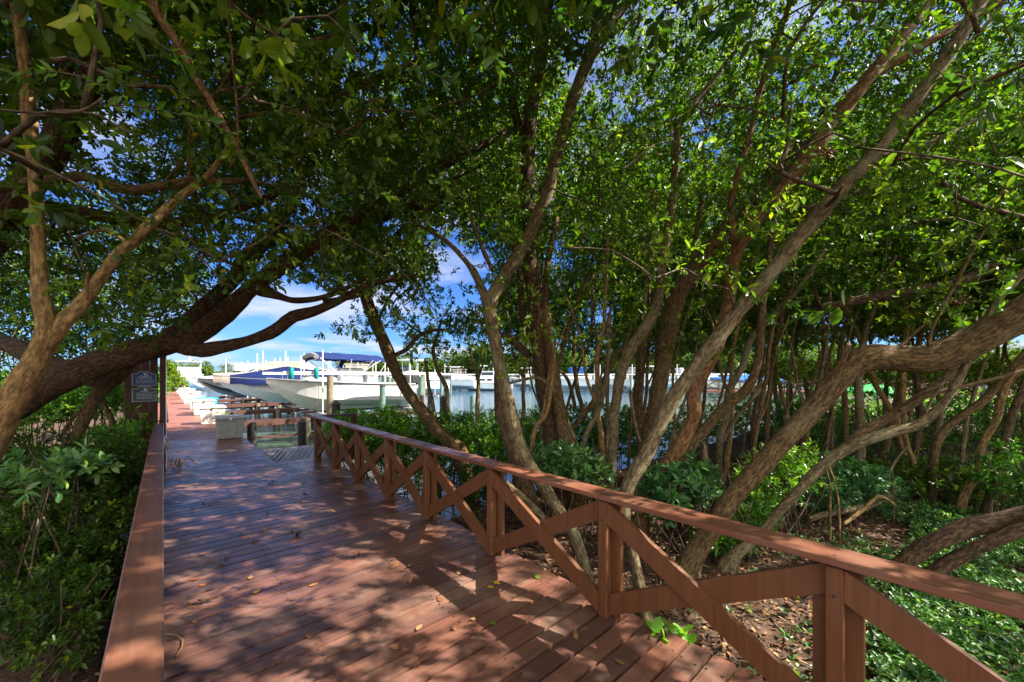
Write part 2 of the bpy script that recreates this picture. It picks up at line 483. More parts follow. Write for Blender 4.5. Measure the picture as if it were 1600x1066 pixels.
# ================================================================== SIGN BOARD + SIGNS
sb = empty('sign_board', (-.28, 9.85, 0)); tag(sb, 'tall dark maroon timber board at the end of the near left railing', 'sign board')
OFF = Vector((.28, -9.85, 0))
pm = MB()
for k in range(4): pm.box((-.475 + k * .1125, 9.86, .75), (.11, .06, 3.1), ch=.004)
rpart(pm, 'panel', M['rail_dk'], sb)
pm = MB(); pm.box((-.015, 9.845, .9), (.085, .11, 3.4), ch=.008); rpart(pm, 'post', M['rail_dk'], sb)
pm = MB(); pm.box((.034, 9.80, .95), (.012, .05, 3.2)); rpart(pm, 'lit_edge_strip', M['alu'], sb)  # pale strip added to stand for the sunlit edge of the post
pm = MB(); pm.sphere((-.02, 9.785, .88), .022, 8); rpart(pm, 'bolt', M['cream'], sb)
def text_mesh(body, size, name, m, parent, loc):
    cu = bpy.data.curves.new(name, 'FONT'); cu.body = body; cu.size = size; cu.align_x = 'CENTER'; cu.extrude = .0015
    to = bpy.data.objects.new('tmp', cu); COL.objects.link(to)
    dg = bpy.context.evaluated_depsgraph_get(); me = bpy.data.meshes.new_from_object(to.evaluated_get(dg))
    bpy.data.objects.remove(to)
    o = link(name, me, parent, [m]); o.location = loc; o.rotation_euler = (R(90), 0, 0); return o
def sign(zc, h, m, label, lines, head):
    s = empty('sign', (-.265, 9.80, zc)); tag(s, label, 'sign', 'signs on the maroon board')
    W = .33
    def outline(k, y):
        o = [(-W / 2 * k, -h / 2 * k), (W / 2 * k, -h / 2 * k), (W / 2 * k, h / 2 * k - .03)]
        for i in range(9):
            t = i / 8; o.append((W * .3 * k * math.cos(math.pi * t), h / 2 * k - .03 + .045 * math.sin(math.pi * t)))
        o.append((-W / 2 * k, h / 2 * k - .03))
        return [Vector((a, y, b)) for a, b in o]
    f = MB(); f.prism(outline(1.0, 0.026), (0, 0, 0), (0, -.018, 0)); f.build('frame', M['signtrim'], s)
    f = MB(); f.prism(outline(.93, .009), (0, 0, 0), (0, -.006, 0)); f.build('plate', m, s)
    e = MB()
    # shell-like emblem: wave, sail and arc
    e.prism([Vector((-.01, .002, .065)), Vector((.03, .002, .065)), Vector((.008, .002, .115))], (0, 0, 0), (0, -.003, 0))
    e.tube([Vector((-.055 + i * .0137, 0, .062 - .018 * math.sin(math.pi * i / 8))) for i in range(9)], .005, 5)
    e.tube([Vector((.008 + .035 * math.cos(a), 0, .075 + .03 * math.sin(a))) for a in [math.pi * (-.1 + i * .12) for i in range(8)]], .0035, 5)
    e.build('emblem', M['paintwhite'], s)
    z0 = .022
    if head:
        text_mesh(head, .052, 'lettering', M['paintwhite'], s, (0, .002, .004)); z0 = -.02
    t = MB()
    for i in range(lines):
        zz = z0 - i * .026; x = -.12 + random.uniform(0, .02)
        while x < .11:
            L = random.uniform(.012, .04); t.box((x + L / 2, .002, zz), (L, .002, .006)); x += L + .008
    t.build('fine_print', M['paintwhite'], s)
sign(1.72, .25, M['signblue'], 'blue sign with white emblem and PRIVATE lettering, upper of two', 3, 'PRIVATE')
sign(1.44, .27, M['signgreen'], 'dark green sign with arched top and fine print, under the blue one', 5, None)
# lamp on the left railing
lm = empty('lamp', (.035, 9.05, .60)); tag(lm, 'cream oval bulkhead lamp on the inside of the left railing', 'lamp')
b = MB(); b.sphere((0, 0, 0), .1, 14, (.35, .85, 1.2)); b.build('lens', M['cream'], lm)
b = MB(); b.tube([Vector((-.02, .1 * math.cos(a), .14 * math.sin(a))) for a in [2 * math.pi * i / 20 for i in range(21)]], .012, 6, cap=False); b.build('rim', M['alu'], lm)
# ================================================================== DOCK BOXES
def dock_box(m_body, m_lid):
    r = empty('dock_box')
    b = MB()
    w, d, h = .78, .62, .60   # tapered body with recessed V panel on the front
    bot = [(-w / 2 + .05, -d / 2 + .04), (w / 2 - .05, -d / 2 + .04), (w / 2 - .05, d / 2 - .04), (-w / 2 + .05, d / 2 - .04)]
    top = [(-w / 2, -d / 2), (w / 2, -d / 2), (w / 2, d / 2), (-w / 2, d / 2)]
    vs = [Vector((x, y, .02)) for x, y in bot] + [Vector((x, y, h)) for x, y in top]
    b.add(vs, [(0, 3, 2, 1), (4, 5, 6, 7), (0, 1, 5, 4), (1, 2, 6, 5), (2, 3, 7, 6), (3, 0, 4, 7)])
    b.build('body', m_body, r)
    for s in (-1, 1):   # raised V ribs, front and back
        v = MB()
        y = lambda z: s * (d / 2 - .04 + (z / h) * .04 + .004)
        for q in (-1, 1): v.bar((q * .20, y(.56), .56), (q * .12, y(.10), .10), .022, .014, up=(0, 1, 0))
        v.bar((-.12, y(.10), .10), (.12, y(.10), .10), .022, .014, up=(0, 1, 0))
        v.build('rib', m_body, r)
    l = MB()
    l.box((0, 0, h + .035), (w + .08, d + .08, .07), ch=.018)
    l.box((0, 0, h + .085), (w - .04, d - .04, .035), ch=.014)
    lo = l.build('lid', m_lid, r)
    k = MB(); k.box((0, -d / 2 - .046, h + .01), (.07, .02, .07), ch=.004); k.build('latch', M['steel'], lo)
    f = MB()
    for x in (-1, 1):
        for y in (-1, 1): f.box((x * .27, y * .2, .01), (.07, .07, .02))
    f.build('feet', M['black'], r)
    return r
box_a = dock_box(M['greybox'], M['greybox'])
box_b = dock_box(M['offwhite'], M['offwhite'])
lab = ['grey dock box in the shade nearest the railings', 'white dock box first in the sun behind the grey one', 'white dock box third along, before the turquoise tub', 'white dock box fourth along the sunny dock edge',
       'white dock box fifth along the sunny dock edge', 'white dock box sixth along the dock edge', 'small looking white dock box seventh along the dock edge', 'distant white dock box second from the far end', 'farthest white dock box near the leafy bush']
for i, (y, s) in enumerate([(13.65, .82), (18.2, .95), (22.6, 1.0), (26.9, .9), (32.4, 1.1), (38.6, 1.1), (44.5, 1), (50.5, 1), (56.5, 1)]):
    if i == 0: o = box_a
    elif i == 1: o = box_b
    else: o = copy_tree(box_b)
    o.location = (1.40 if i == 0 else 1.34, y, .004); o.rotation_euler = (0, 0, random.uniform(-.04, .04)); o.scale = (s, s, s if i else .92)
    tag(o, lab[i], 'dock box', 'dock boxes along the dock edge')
# tub and float next to the boxes
t = empty('storage_tub', (1.52, 23.6, 0)); tag(t, 'turquoise tub with lid standing behind the third dock box', 'tub')
b = MB(); b.tube([(0, 0, .02), (0, 0, .3), (0, 0, .66)], [.36, .40, .43], 18); b.build('body', M['turq'], t)
b = MB(); b.tube([(0, 0, .66), (0, 0, .71), (0, 0, .75)], [.46, .46, .3], 18); b.build('lid', M['turq'], t)
t = empty('hose', (1.55, 17.2, 0)); tag(t, 'coiled lime green hose heaped beside the first white dock box', 'hose')
b = MB(); pts = []
for i in range(70):
    a = i * .42; rr_ = .2 + .05 * math.sin(i * .9); pts.append(Vector((rr_ * math.cos(a), rr_ * math.sin(a), .03 + i * .0065)))
b.tube(pts, .022, 6); b.build('coil', M['lime'], t)
t = empty('standpipe', (.16, 57, 0)); tag(t, 'small red standpipe at the far left end of the dock', 'standpipe')
b = MB(); b.tube([(0, 0, 0), (0, 0, .1), (0, 0, .11), (0, 0, .8), (0, 0, 1.0), (0, 0, 1.06)], [.24, .24, .17, .17, .15, .03], 14); b.build('barrel', M['red'], t)
b = MB(); b.tube([(-.3, 0, .7), (.3, 0, .7)], .09, 12); b.build('outlet', M['red'], t)
b = MB(); b.tube([(0, 0, 1.05), (0, 0, 1.14)], .07, 8); b.build('cap', M['offwhite'], t)
# ================================================================== BOATS
def hull_sections(L, B, H, n=18, rake=.85):
    """list of (x, half beam at sheer, chine half beam, keel z, chine z, sheer z)"""
    out = []
    for i in range(n + 1):
        t = i / n
        x = -L / 2 + L * t
        hb = B / 2 * (1 - max(0, (t - .38) / .62) ** 2.4) ** .75 if t < 1 else .02
        hb *= (.93 + .07 * min(1, t / .3))
        hb = max(hb, .03)
        kz = H * rake * max(0, (t - .62) / .38) ** 2.1
        sz = H * (.80 + .20 * t ** 1.6)
        cb = hb * (.88 - .35 * max(0, (t - .5) / .5))
        cz = kz + (sz - kz) * (.34 + .10 * t)
        out.append((x, hb, cb, kz, cz, sz))
    return out
def hull_mesh(S, deck_drop=0.12, deck=True):
    mb = MB(); n = len(S)
    ring = []
    for (x, hb, cb, kz, cz, sz) in S:
        fl = cb + (hb - cb) * .45
        ring.append([(x, 0, kz), (x, cb, cz), (x, fl, cz + (sz - cz) * .5), (x, hb, sz), (x, hb - .05 if hb > .1 else 0.01, sz), (x, max(hb - .07, .005), sz - deck_drop)])
    for side in (1, -1):
        vs = [Vector((p[0], p[1] * side, p[2])) for r in ring for p in r]
        m = len(ring[0]); fs = []
        for i in range(n - 1):
            for k in range(m - 1):
                q = (i * m + k, i * m + k + 1, (i + 1) * m + k + 1, (i + 1) * m + k)
                fs.append(q if side < 0 else q[::-1])
        mb.add(vs, fs, False)
    r0 = ring[0]
    mb.add([Vector(p) for p in r0[:4]] + [Vector((p[0], -p[1], p[2])) for p in r0[3:0:-1]], [tuple(range(7))])
    if deck:
        vs = []
        for r in ring: vs += [Vector(r[5]), Vector((r[5][0], -r[5][1], r[5][2]))]
        mb.add(vs, [(2 * i, 2 * i + 1, 2 * i + 3, 2 * i + 2) for i in range(n - 1)])
    return mb
def make_boat(L=7.0, B=2.5, H=1.55, hull='hullwhite', style='console', canvas='navy', band=None, engine=1, peak=(.36, .62), drop=.28):
    r = empty('boat')
    S = hull_sections(L, B, H)
    hull_mesh(S).build('hull', M[hull], r)
    k = MB()      # rub rail
    for s in (1, -1):
        k.tube([Vector((a[0], s * (a[1] + .012), a[5] - .05)) for a in S], .028, 6)
    k.build('rub_rail', M['white' if hull != 'hullwhite' else 'grey'], r)
    if band:
        b = MB()
        for s in (1, -1):
            vs = []
            for (x, hb, cb, kz, cz, sz) in S:
                vs += [Vector((x, s * (cb * .5 + .012), kz + (cz - kz) * .5 - .01)), Vector((x, s * (cb + .012), cz - .004))]
            b.add(vs, [(2 * i, 2 * i + 1, 2 * i + 3, 2 * i + 2) for i in range(len(S) - 1)])
        b.build('bottom_paint', M[band], r)
    sz = lambda x: np.interp(x, [a[0] for a in S], [a[5] for a in S])
    hbm = lambda x: float(np.interp(x, [a[0] for a in S], [a[1] for a in S]))
    if style in ('console', 'ttop'):
        c = MB(); z0 = sz(0) - .2
        c.box((-.3, 0, z0 + .45), (1.1, .85, .95), ch=.06); c.box((-1.35, 0, z0 + .35), (.5, 1.0, .75), ch=.05)
        c.box((1.25, 0, z0 + .22), (1.5, .95, .45), ch=.08)
        c.build('console', M['white'], r)
        wsh = MB(); wsh.prism([Vector((.28, -.42, z0 + .92)), Vector((.28, .42, z0 + .92)), Vector((-.02, .36, z0 + 1.45)), Vector((-.02, -.36, z0 + 1.45))], (0, 0, 0), (-.015, 0, .006))
        wsh.build('windshield', M['glass'], r)
        br = MB()
        for s in (1, -1):
            pts = [Vector((x, s * max(hbm(x) - .06, .02), sz(x) + .28 * math.sin(math.pi * min(1, (x - .6) / (L / 2 - .75)) * .5 + .15))) for x in np.linspace(.6, L / 2 - .15, 10)]
            br.tube(pts, .016, 6)
            for q in pts[1::3]: br.tube([q, Vector((q.x, q.y, sz(q.x)))], .014, 6)
        br.build('bow_rail', M['steel'], r)
    if style == 'console':   # bimini canvas on a folding frame
        zt = sz(0) + 1.24
        vs = []; nx, ny = 14, 7
        for top in (0, 1):
            for i in range(nx + 1):
                for j in range(ny + 1):
                    x = -1.95 + 3.6 * i / nx; y = -1.12 + 2.24 * j / ny; v = 1 - (2 * j / ny - 1) ** 2
                    sag = .05 * abs(math.sin(math.pi * 3 * i / nx)); edge = -.16 if i in (0, nx) else 0
                    vs.append(Vector((x, y, zt + .22 * v - sag * .6 + (edge if top == 0 else edge) - (.14 if j in (0, ny) else 0) + .10 * (i / nx) - .03 * (1 - top))))
        N = (nx + 1) * (ny + 1); fs = []
        for t in (0, 1):
            for i in range(nx):
                for j in range(ny):
                    a = t * N + i * (ny + 1) + j; q = (a, a + 1, a + ny + 2, a + ny + 1); fs.append(q if t else q[::-1])
        b = MB(); b.add(vs, fs, True); bim = b.build('bimini', M[canvas], r)
        boot = MB(); boot.tube([Vector((1.66, y, zt + .14 * (1 - (y / 1.1) ** 2))) for y in np.linspace(-1.1, 1.1, 9)], .12, 8); boot.build('boot', M['grey'], bim)
        f = MB()
        for s in (1, -1):
            y = s * 1.12
            for a, b_ in (((.2, .35), (-1.5, 1.12)), ((.2, .35), (1.5, 1.2)), ((.2, .35), (0.0, 1.17)), ((-1.1, .2), (-1.85, 1.08)), ((-.5, .7), (-1.1, 1.13))):
                f.tube([(a[0], y, sz(0) + a[1] - .3), (b_[0], y, sz(0) + b_[1])], .02, 6)
        for x_ in (-1.5, 0.0, 1.5): f.tube([(x_, -1.12, sz(0) + 1.13), (x_, 1.12, sz(0) + 1.13)], .018, 6)
        f.tube([(-1.1, -1.12, sz(0) - .08), (-1.1, 1.12, sz(0) - .08)], .018, 6)
        f.build('bimini_frame', M['alu'], bim)
    if style == 'ttop':
        zt = sz(0) + 1.75
        b = MB(); b.box((-.4, 0, zt), (2.3, 1.9, .07), ch=.03); tp = b.build('hardtop', M[canvas], r)
        f = MB()
        for s in (1, -1):
            for x in (-1.2, .3): f.tube([(x * .8, s * .5, sz(0) - .1), (x, s * .75, zt)], .028, 6)
        for s in (1, -1): f.tube([(-1.2, s * .75, zt - .06), (.3, s * .75, zt - .06)], .022, 6)
        for x in (-1.2, .3): f.tube([(x, -.75, zt - .06), (x, .75, zt - .06)], .022, 6)
        f.build('top_frame', M['alu'], tp)
    if style == 'cover':   # tent-like mooring cover over the whole boat
        vs = []; n = len(S); m = 9
        for i, (x, hb, cb, kz, cz, szz) in enumerate(S):
            t = i / (n - 1)
            ridge = .08 + peak[1] * (max(0, 1 - (t - peak[0]) / (1 - peak[0])) if t > peak[0] else max(0, 1 - (peak[0] - t) / peak[0] * .6)) ** 1.15
            for j in range(m):
                u = 2 * j / (m - 1) - 1
                hbx = hb + .03
                if j in (0, m - 1): vs.append(Vector((x, u * hbx, szz - drop - .05 * math.sin(i * 2.1))))
                else:
                    uu = u * (m - 1) / (m - 3)
                    vs.append(Vector((x, uu * hbx, szz + .02 + ridge * (1 - abs(uu)) ** .85)))
        fs = [(i * m + j, i * m + j + 1, (i + 1) * m + j + 1, (i + 1) * m + j) for i in range(n - 1) for j in range(m - 1)]
        b = MB(); b.add(vs, fs, True); b.build('cover', M[canvas], r)
    if style == 'cuddy':
        z0 = sz(0) - .05
        b = MB()
        prof = [(L * .36, z0 + .12), (L * .16, z0 + .5), (-.1 * L, z0 + .55), (-.1 * L, z0 - .1), (L * .36, z0 - .1)]
        b.prism([Vector((x, -.8, z)) for x, z in prof], (0, 0, 0), (0, 1.6, 0)); b.build('cabin', M['white'], r)
        b = MB(); b.prism([Vector((x, -.82, z)) for x, z in ((.14 * L, z0 + .5), (-.02 * L, z0 + .98), (-.04 * L, z0 + .98), (.09 * L, z0 + .5))], (0, 0, 0), (0, 1.64, 0)); b.build('windshield', M['glass'], r)
        if canvas:
            b = MB(); b.box((-.12 * L, 0, z0 + 1.55), (.34 * L, 2.0, .16), ch=.06); b.box((-.12 * L, 0, z0 + 1.18), (.30 * L, 1.9, .62), ch=.05); tp = b.build('canopy', M[canvas], r)
    if style == 'cruiser':
        z0 = sz(0) - .1
        b = MB()
        prof = [(L * .34, z0), (L * .20, z0 + .75), (-.30 * L, z0 + .8), (-.33 * L, z0)]
        b.prism([Vector((x, -B * .36, z)) for x, z in prof], (0, 0, 0), (0, B * .72, 0)); cb = b.build('cabin', M['white'], r)
        b = MB()
        for q in range(4): b.box((-.22 * L + q * .12 * L, 0, z0 + .48), (.085 * L, B * .72 + .03, .28))
        b.build('window', M['glass'], cb)
        b = MB()
        prof = [(L * .12, z0 + .8), (L * .05, z0 + 1.75), (-.20 * L, z0 + 1.8), (-.22 * L, z0 + .8)]
        b.prism([Vector((x, -B * .30, z)) for x, z in prof], (0, 0, 0), (0, B * .60, 0)); fb = b.build('flybridge', M['white'], r)
        b = MB(); b.box((-.06 * L, 0, z0 + 1.38), (.20 * L, B * .60 + .03, .42)); b.build('window', M['glass'], fb)
        b = MB(); b.box((-.10 * L, 0, z0 + 2.55), (.34 * L, B * .7, .09), ch=.03)
        for s in (1, -1):
            for x in (-.22, .02): b.bar((x * L, s * B * .28, z0 + 1.75), (x * L, s * B * .3, z0 + 2.52), .06, .06)
        b.build('hardtop', M['white'], r)
        b = MB(); b.tube([(-.1 * L, 0, z0 + 2.6), (-.1 * L, 0, z0 + 4.2)], .03, 6); b.sphere((-.1 * L, 0, z0 + 2.95), .22, 10, (1, 1, .5)); b.build('mast', M['white'], r)
    if engine:
        for y in ((0,) if engine == 1 else (-.38, .38)):
            e = MB(); x = -L / 2 - .32
            e.box((x, y, H * .80 + .22), (.62, .42, .62), ch=.12); eo = e.build('outboard', M['black' if canvas not in ('blue',) else 'white'], r)
            e = MB(); e.box((x - .02, y, H * .32), (.22, .16, H * .9)); e.box((x - .12, y, H * .02 + .08), (.4, .03, .03)); e.sphere((x, y, .06), .09, 8, (2.4, 1, 1)); e.build('drive_leg', M['grey'], eo)
    return r
def put(o, x, y, z, rz, label, cat='boat', group=None, s=1.0):
    o.location = (x, y, z); o.rotation_euler = (0, 0, R(rz)); o.scale = (s, s, s); tag(o, label, cat, group); return o
GB = 'boats moored along the dock'
b1 = put(make_boat(7.1, 2.5, 1.72, 'hullwhite', 'console', 'navy', None, 2), 7.15, 21.4, -.04, 180, 'white centre console boat with navy bimini, raised on the nearest lift', group=GB)
b2 = put(make_boat(7.4, 2.6, 1.6, 'hullwhite', 'cover', 'blue', None, 0, (.62, .72), .42), 6.5, 27.2, .12, 180, 'white boat under a peaked royal blue cover, behind the white console boat', group=GB)
b3 = put(make_boat(8.2, 2.8, 1.7, 'hullwhite', 'cover', 'taupe', None, 0, (.5, .5), .55), 6.6, 33.4, .15, 180, 'boat under a long taupe cover beyond the blue covered one', group=GB)
b4 = put(make_boat(7.2, 2.6, 1.6, 'grey', 'cuddy', None, 'black', 1), 5.6, 39.6, .05, 180, 'grey hulled boat with black bottom past the taupe covered boat', group=GB)
b5 = put(make_boat(7.0, 2.6, 1.6, 'hullwhite', 'cover', 'offwhite', None, 1), 5.6, 45.4, .0, 180, 'boat under a plain white cover, low beside the far dock boxes', group=GB)
b6 = put(make_boat(7.0, 2.6, 1.7, 'hullwhite', 'cuddy', 'offwhite', None, 1), 5.8, 51.5, .0, 180, 'small white boat with pale canopy far down the dock', group=GB)
b7 = put(make_boat(13.5, 4.2, 2.3, 'hullwhite', 'cruiser', 'white', None, 0), 3.4, 90, -1.3, -95, 'large white flybridge yacht at the far end behind the leafy bush', cat='yacht', group=GB, s=1.25)
b8 = put(make_boat(11, 3.6, 2.0, 'hullwhite', 'cruiser', 'white', None, 0), 12.5, 70, -1.2, 170, 'white cabin cruiser with dark side windows beyond the covered boats', cat='yacht', group=GB)
b9 = put(make_boat(7.5, 2.6, 1.6, 'hullwhite', 'ttop', 'grey', None, 1), 13.5, 40.5, .2, 180, 'white open boat with a grey hard top, outer row', group=GB)
b10 = put(make_boat(7.5, 2.6, 1.6, 'hullwhite', 'ttop', 'white', None, 2), 17.0, 33.5, .1, 180, 'white boat with white hard top, half hidden behind navy bimini boat', group=GB)
b11 = put(make_boat(8.5, 2.9, 1.7, 'hullwhite', 'cuddy', 'taupe', None, 1), 16, 47.5, .1, 175, 'white cuddy boat with tan canopy between the tall lift poles', group=GB)
# ================================================================== FINGER PIERS
def pile(mb, x, y, top, r=.13, bottom=-2.6, lean=0.0):
    n = 5; mb.tube([(x + lean * k / n, y, bottom + (top - bottom) * k / n) for k in range(n + 1)], [r * (1.06 - .08 * k / n) for k in range(n + 1)], 12)
def bark_attr(o, per=.5):
    me = o.data; n = len(me.vertices); co = np.empty(n * 3, np.float32); me.vertices.foreach_get('co', co); co = co.reshape(-1, 3)
    a = me.attributes.new('bark', 'FLOAT_VECTOR', 'POINT'); a.data.foreach_set('vector', np.ascontiguousarray(co, np.float32).ravel()); return o
def make_pier(L=9.0, gaps=()):
    r = empty('finger_pier')
    d = MB(); y = 0
    for k in range(int(L / .15)): d.box((k * .15 + .075, 0, -.02), (.14, .5, .035))
    d.build('decking', M['pierwood'], r)
    for s in (-1, 1):
        e = MB(); e.bar((0, s * .28, -.10), (L, s * .28, -.10), .06, .20); e.build('edge_beam', M['pierwood'], r)
    e = MB(); e.bar((0.1, -.32, -.66), (L - .2, -.32, -.66), .05, .10); e.build('lower_beam', M['pierwood'], r)
    for k in range(5):
        for s in (-1, 1):
            p = MB(); pile(p, .9 + k * (L - 1.2) / 4, s * .40, -.02 if k < 4 else .75, .11); o = p.build('pile', M['pile_dark' if (k + s) % 2 else 'pile'], r); bark_attr(o)
    return r
pr = make_pier()
labs = ['brown finger pier on dark piles closest to the grey landing', 'brown finger pier between the bimini boat and the blue covered boat', 'brown finger pier between the blue and taupe covered boats', 'brown finger pier beyond the taupe covered boat', 'farthest brown finger pier seen past the grey hulled boat']
for i, y in enumerate((18.6, 24.4, 30.4, 36.5, 42.6)):
    o = pr if i == 0 else copy_tree(pr)
    o.location = (1.73, y, -.03); tag(o, labs[i], 'pier', 'finger piers between the boat slips')
# ================================================================== BOAT LIFTS
def make_lift(W=6.0, D=4.7, motors=True, mats=('pile', 'pile_green', 'pile_green')):
    r = empty('boat_lift')
    xs = (0, W * .42, W * .78)
    for s in (0, 1):
        for i, x in enumerate(xs):
            p = MB(); pile(p, x + (.3 if s else 0), s * D, 1.78 if i == 0 else (1.25 if i == 1 else 1.72), .15, lean=.03); o = p.build('pile', M[mats[i]], r); bark_attr(o)
            if i == 1:
                c = MB(); c.tube([(x + .03 + (.3 if s else 0), s * D, 1.24), (x + .03 + (.3 if s else 0), s * D, 1.38)], [.17, .02], 12); c.build('pile_cap', M['black'], r)
        b = MB(); b.bar((-1.9, s * D, 1.90), (W, s * D, 1.90), .08, .13); b.build('top_beam', M['pvc'], r)
        for x in ((-1.6, -.6) if motors and s == 0 else ()):
            m = MB(); m.tube([(x, s * D - .12, 1.62), (x, s * D - .12, 1.66), (x, s * D - .12, 2.08), (x, s * D - .12, 2.16)], [.07, .10, .095, .04], 10); m.build('motor_cover', M['teal'], r)
            m = MB(); m.tube([(x + .1, s * D - .1, 1.4), (x + .1, s * D - .1, -.2)], .012, 5); m.build('cable', M['steel'], r)
    for x in (-.1, W * .74):
        b = MB(); b.bar((x, .05, -.12), (x, D - .05, -.12), .14, .22); b.build('cradle_beam', M['alu'], r)
        for s in (.7, D - .7):
            g = MB(); g.tube([(x, s, -.1), (x, s, 3.0)], .03, 8); g.build('guide_pole', M['pvc'], r)
    for s in (1.6, D - 1.6):
        b = MB(); b.bar((-.8, s, -.0), (W - .4, s, -.0), .2, .08); b.build('bunk', M['pierwood'], r)
    return r
lf = make_lift(); lf2 = make_lift(motors=False)
ll = ['boat lift with teal motor covers holding the white bimini boat', 'boat lift with white beams around the blue covered boat', 'boat lift around the taupe covered boat', 'boat lift with tall white poles by the grey hulled boat', 'boat lift with tall white poles in the outer row']
for i, (x, y, s) in enumerate([(5.75, 19.2, 1), (6.2, 25.0, 1), (6.0, 31.2, 1), (5.2, 37.4, 1), (14.4, 31.2, 1)]):
    o = lf if i == 0 else lf2 if i == 1 else copy_tree(lf2)
    o.location = (x, y, 0); tag(o, ll[i], 'boat lift', 'boat lifts in the marina')
# loose mooring piles and white poles
pm = MB(); pile(pm, 0, 0, 1.85, .16, -2.8)
mp = pm.build('mooring_pile', M['pile']); bark_attr(mp)
mp.location = P(661, 620, 27).xy.to_3d(); tag(mp, 'thick wooden mooring pile behind the leaning slender trunk', 'pile')
for px, d, top, m, lab in [(738, 24, .55, 'pile_green', 'green wrapped mooring pile between slim trunks in open water'), (865, 26, .35, 'pile_green', 'green wrapped mooring pile behind the twin dark trunks'), (692, 18.0, .75, 'pile_dark', 'dark broken off pile just above the hedge'), (928, 26, 1.2, 'pile_dark', 'dark mooring pile in front of the blue canopy boat'),
                           (525, 13.6, .78, 'pile_dark', 'dark capped pile at the corner of the railing'), (472, 14.5, .05, 'pile_dark', 'short dark pile at the landing corner')]:
    o = MB(); pile(o, 0, 0, top, .14, -2.8)
    if d < 20: o.tube([(0, 0, top), (0, 0, top + .12)], [.17, .03], 12)
    o = o.build('mooring_pile', M[m]); q = P(px, 600, d); o.location = (q.x, q.y, 0); tag(o, lab, 'pile')
pm = MB(); pm.tube([(0, 0, -2.5), (0, 0, 3.4)], .055, 8); pole = pm.build('white_pole', M['pvc'])
plabs = ['tall white lift pole standing far left of the blue cover', 'second tall white lift pole left of the blue cover', 'tall white lift pole behind the peak of the blue cover', 'shorter white lift pole beside the cabin cruiser', 'thin white lift pole behind the navy bimini', 'white lift pole above the long taupe cover', 'short white pole left of the cabin cruiser windows', 'slim white pole between yacht and cruiser', 'white pole close to the tan roofed house']
for i, (px, d, top) in enumerate([(402, 44, 4.3), (411, 40, 4.3), (446, 37, 4.1), (393, 48, 3.0), (516, 40, 4.2), (353, 52, 4.1), (396, 56, 3.0), (472, 42, 3.7), (425, 62, 3.2)]):
    o = pole if i == 0 else pole.copy()
    if i: COL.objects.link(o)
    q = P(px, 600, d); o.location = (q.x, q.y, top - 3.4); tag(o, plabs[i], 'pole', 'white poles of the lifts')
# ================================================================== FAR SHORE
fd = empty('far_dock', P(900, 600, 84).xy.to_3d(), -TH); tag(fd, 'long white edged dock with piles on the opposite side of the water', 'dock')
mb = MB(); mb.box((0, 0, -.15), (84, 2.2, .3)); mb.build('walkway', M['greydeck'], fd)
for k in range(13):
    p = MB(); pile(p, -39 + k * 6.4, -1.3, .3, .17, -2.6); bark_attr(p.build('pile', M['pile'], fd))
GL = 'white lift canopies across the water'
def far_lift(W, D, canvas=None):
    r = empty('boat_lift')
    for x in (-W / 2, W / 2):
        for y in (-D / 2, D / 2):
            p = MB(); pile(p, x, y, 1.9, .16); bark_attr(p.build('pile', M['pile_green'], r))
    for y in (-D / 2, D / 2):
        b = MB(); b.bar((-W / 2 - .3, y, 1.98), (W / 2 + .3, y, 1.98), .2, .22); b.build('top_beam', M['pvc'], r)
    for x in (-W / 2 + .4, W / 2 - .4):
        g = MB(); g.tube([(x, -D / 2 + .6, -.2), (x, -D / 2 + .6, 3.6)], .06, 6); g.build('guide_pole', M['pvc'], r)
    return r
fl = far_lift(8, 4)
for i, (px, d, lab) in enumerate([(662, 62, 'far boat lift left of the slim trunks'), (735, 74, 'far boat lift holding the pink hulled cruiser'), (800, 76, 'far boat lift just behind the mossy leaning trunk'), (893, 66, 'far boat lift over the boat with the bright blue canopy'), (968, 66, 'far boat lift over the boat right of the bent slim tree'), (1018, 64, 'far boat lift between the two upright brown trunks'), (1108, 58, 'far boat lift seen in the gap below the light diagonal trunk')]):
    o = fl if i == 0 else copy_tree(fl)
    q = P(px, 600, d); o.location = (q.x, q.y, 0); o.rotation_euler = (0, 0, -TH); tag(o, lab, 'boat lift', GL)
GF = 'boats across the water'
fb = [(668, 63, 0, ('hullwhite', 'cover', 'white'), 'low white boat at the left end of the far docks'), (706, 70, 170, ('hullwhite', 'ttop', 'white'), 'white open boat under a hard top on the far side'),
      (757, 72, 178, ('hullwhite', 'cruiser', 'white'), 'white cabin cruiser across the water beside the mossy trunk'), (893, 66, 180, ('hullwhite', 'cuddy', 'bluetarp'), 'white boat with bright blue canopy across the water'),
      (972, 66, 184, ('hullwhite', 'cuddy', 'grey'), 'white boat with grey canopy between bent slim tree and upright trunk'), (1020, 65, 0, ('hullwhite', 'ttop', 'white'), 'white boat framed between two upright brown trunks'),
      (1108, 58, 176, ('hullwhite', 'cuddy', None), 'white boat hung in its lift below the light diagonal trunk'), (1163, 50, 180, ('hullwhite', 'cover', 'bluetarp'), 'boat under blue cover glimpsed between crossing trunks')]
fb += [(632, 78, 175, ('hullwhite', 'ttop', 'navy'), 'white boat with navy top across the water, left of the thin upright stems'), (726, 82, 5, ('hullwhite', 'cuddy', 'taupe'), 'white boat with tan canopy behind the far cabin cruiser'),
       (815, 80, 180, ('hullwhite', 'ttop', 'white'), 'white hard top boat across the water between mossy and dark trunks'), (935, 74, 175, ('hullwhite', 'cover', 'offwhite'), 'low boat under pale cover right of the bright blue canopy'), (1062, 70, 180, ('hullwhite', 'cuddy', 'white'), 'white boat seen left of the light diagonal trunk across the water')]
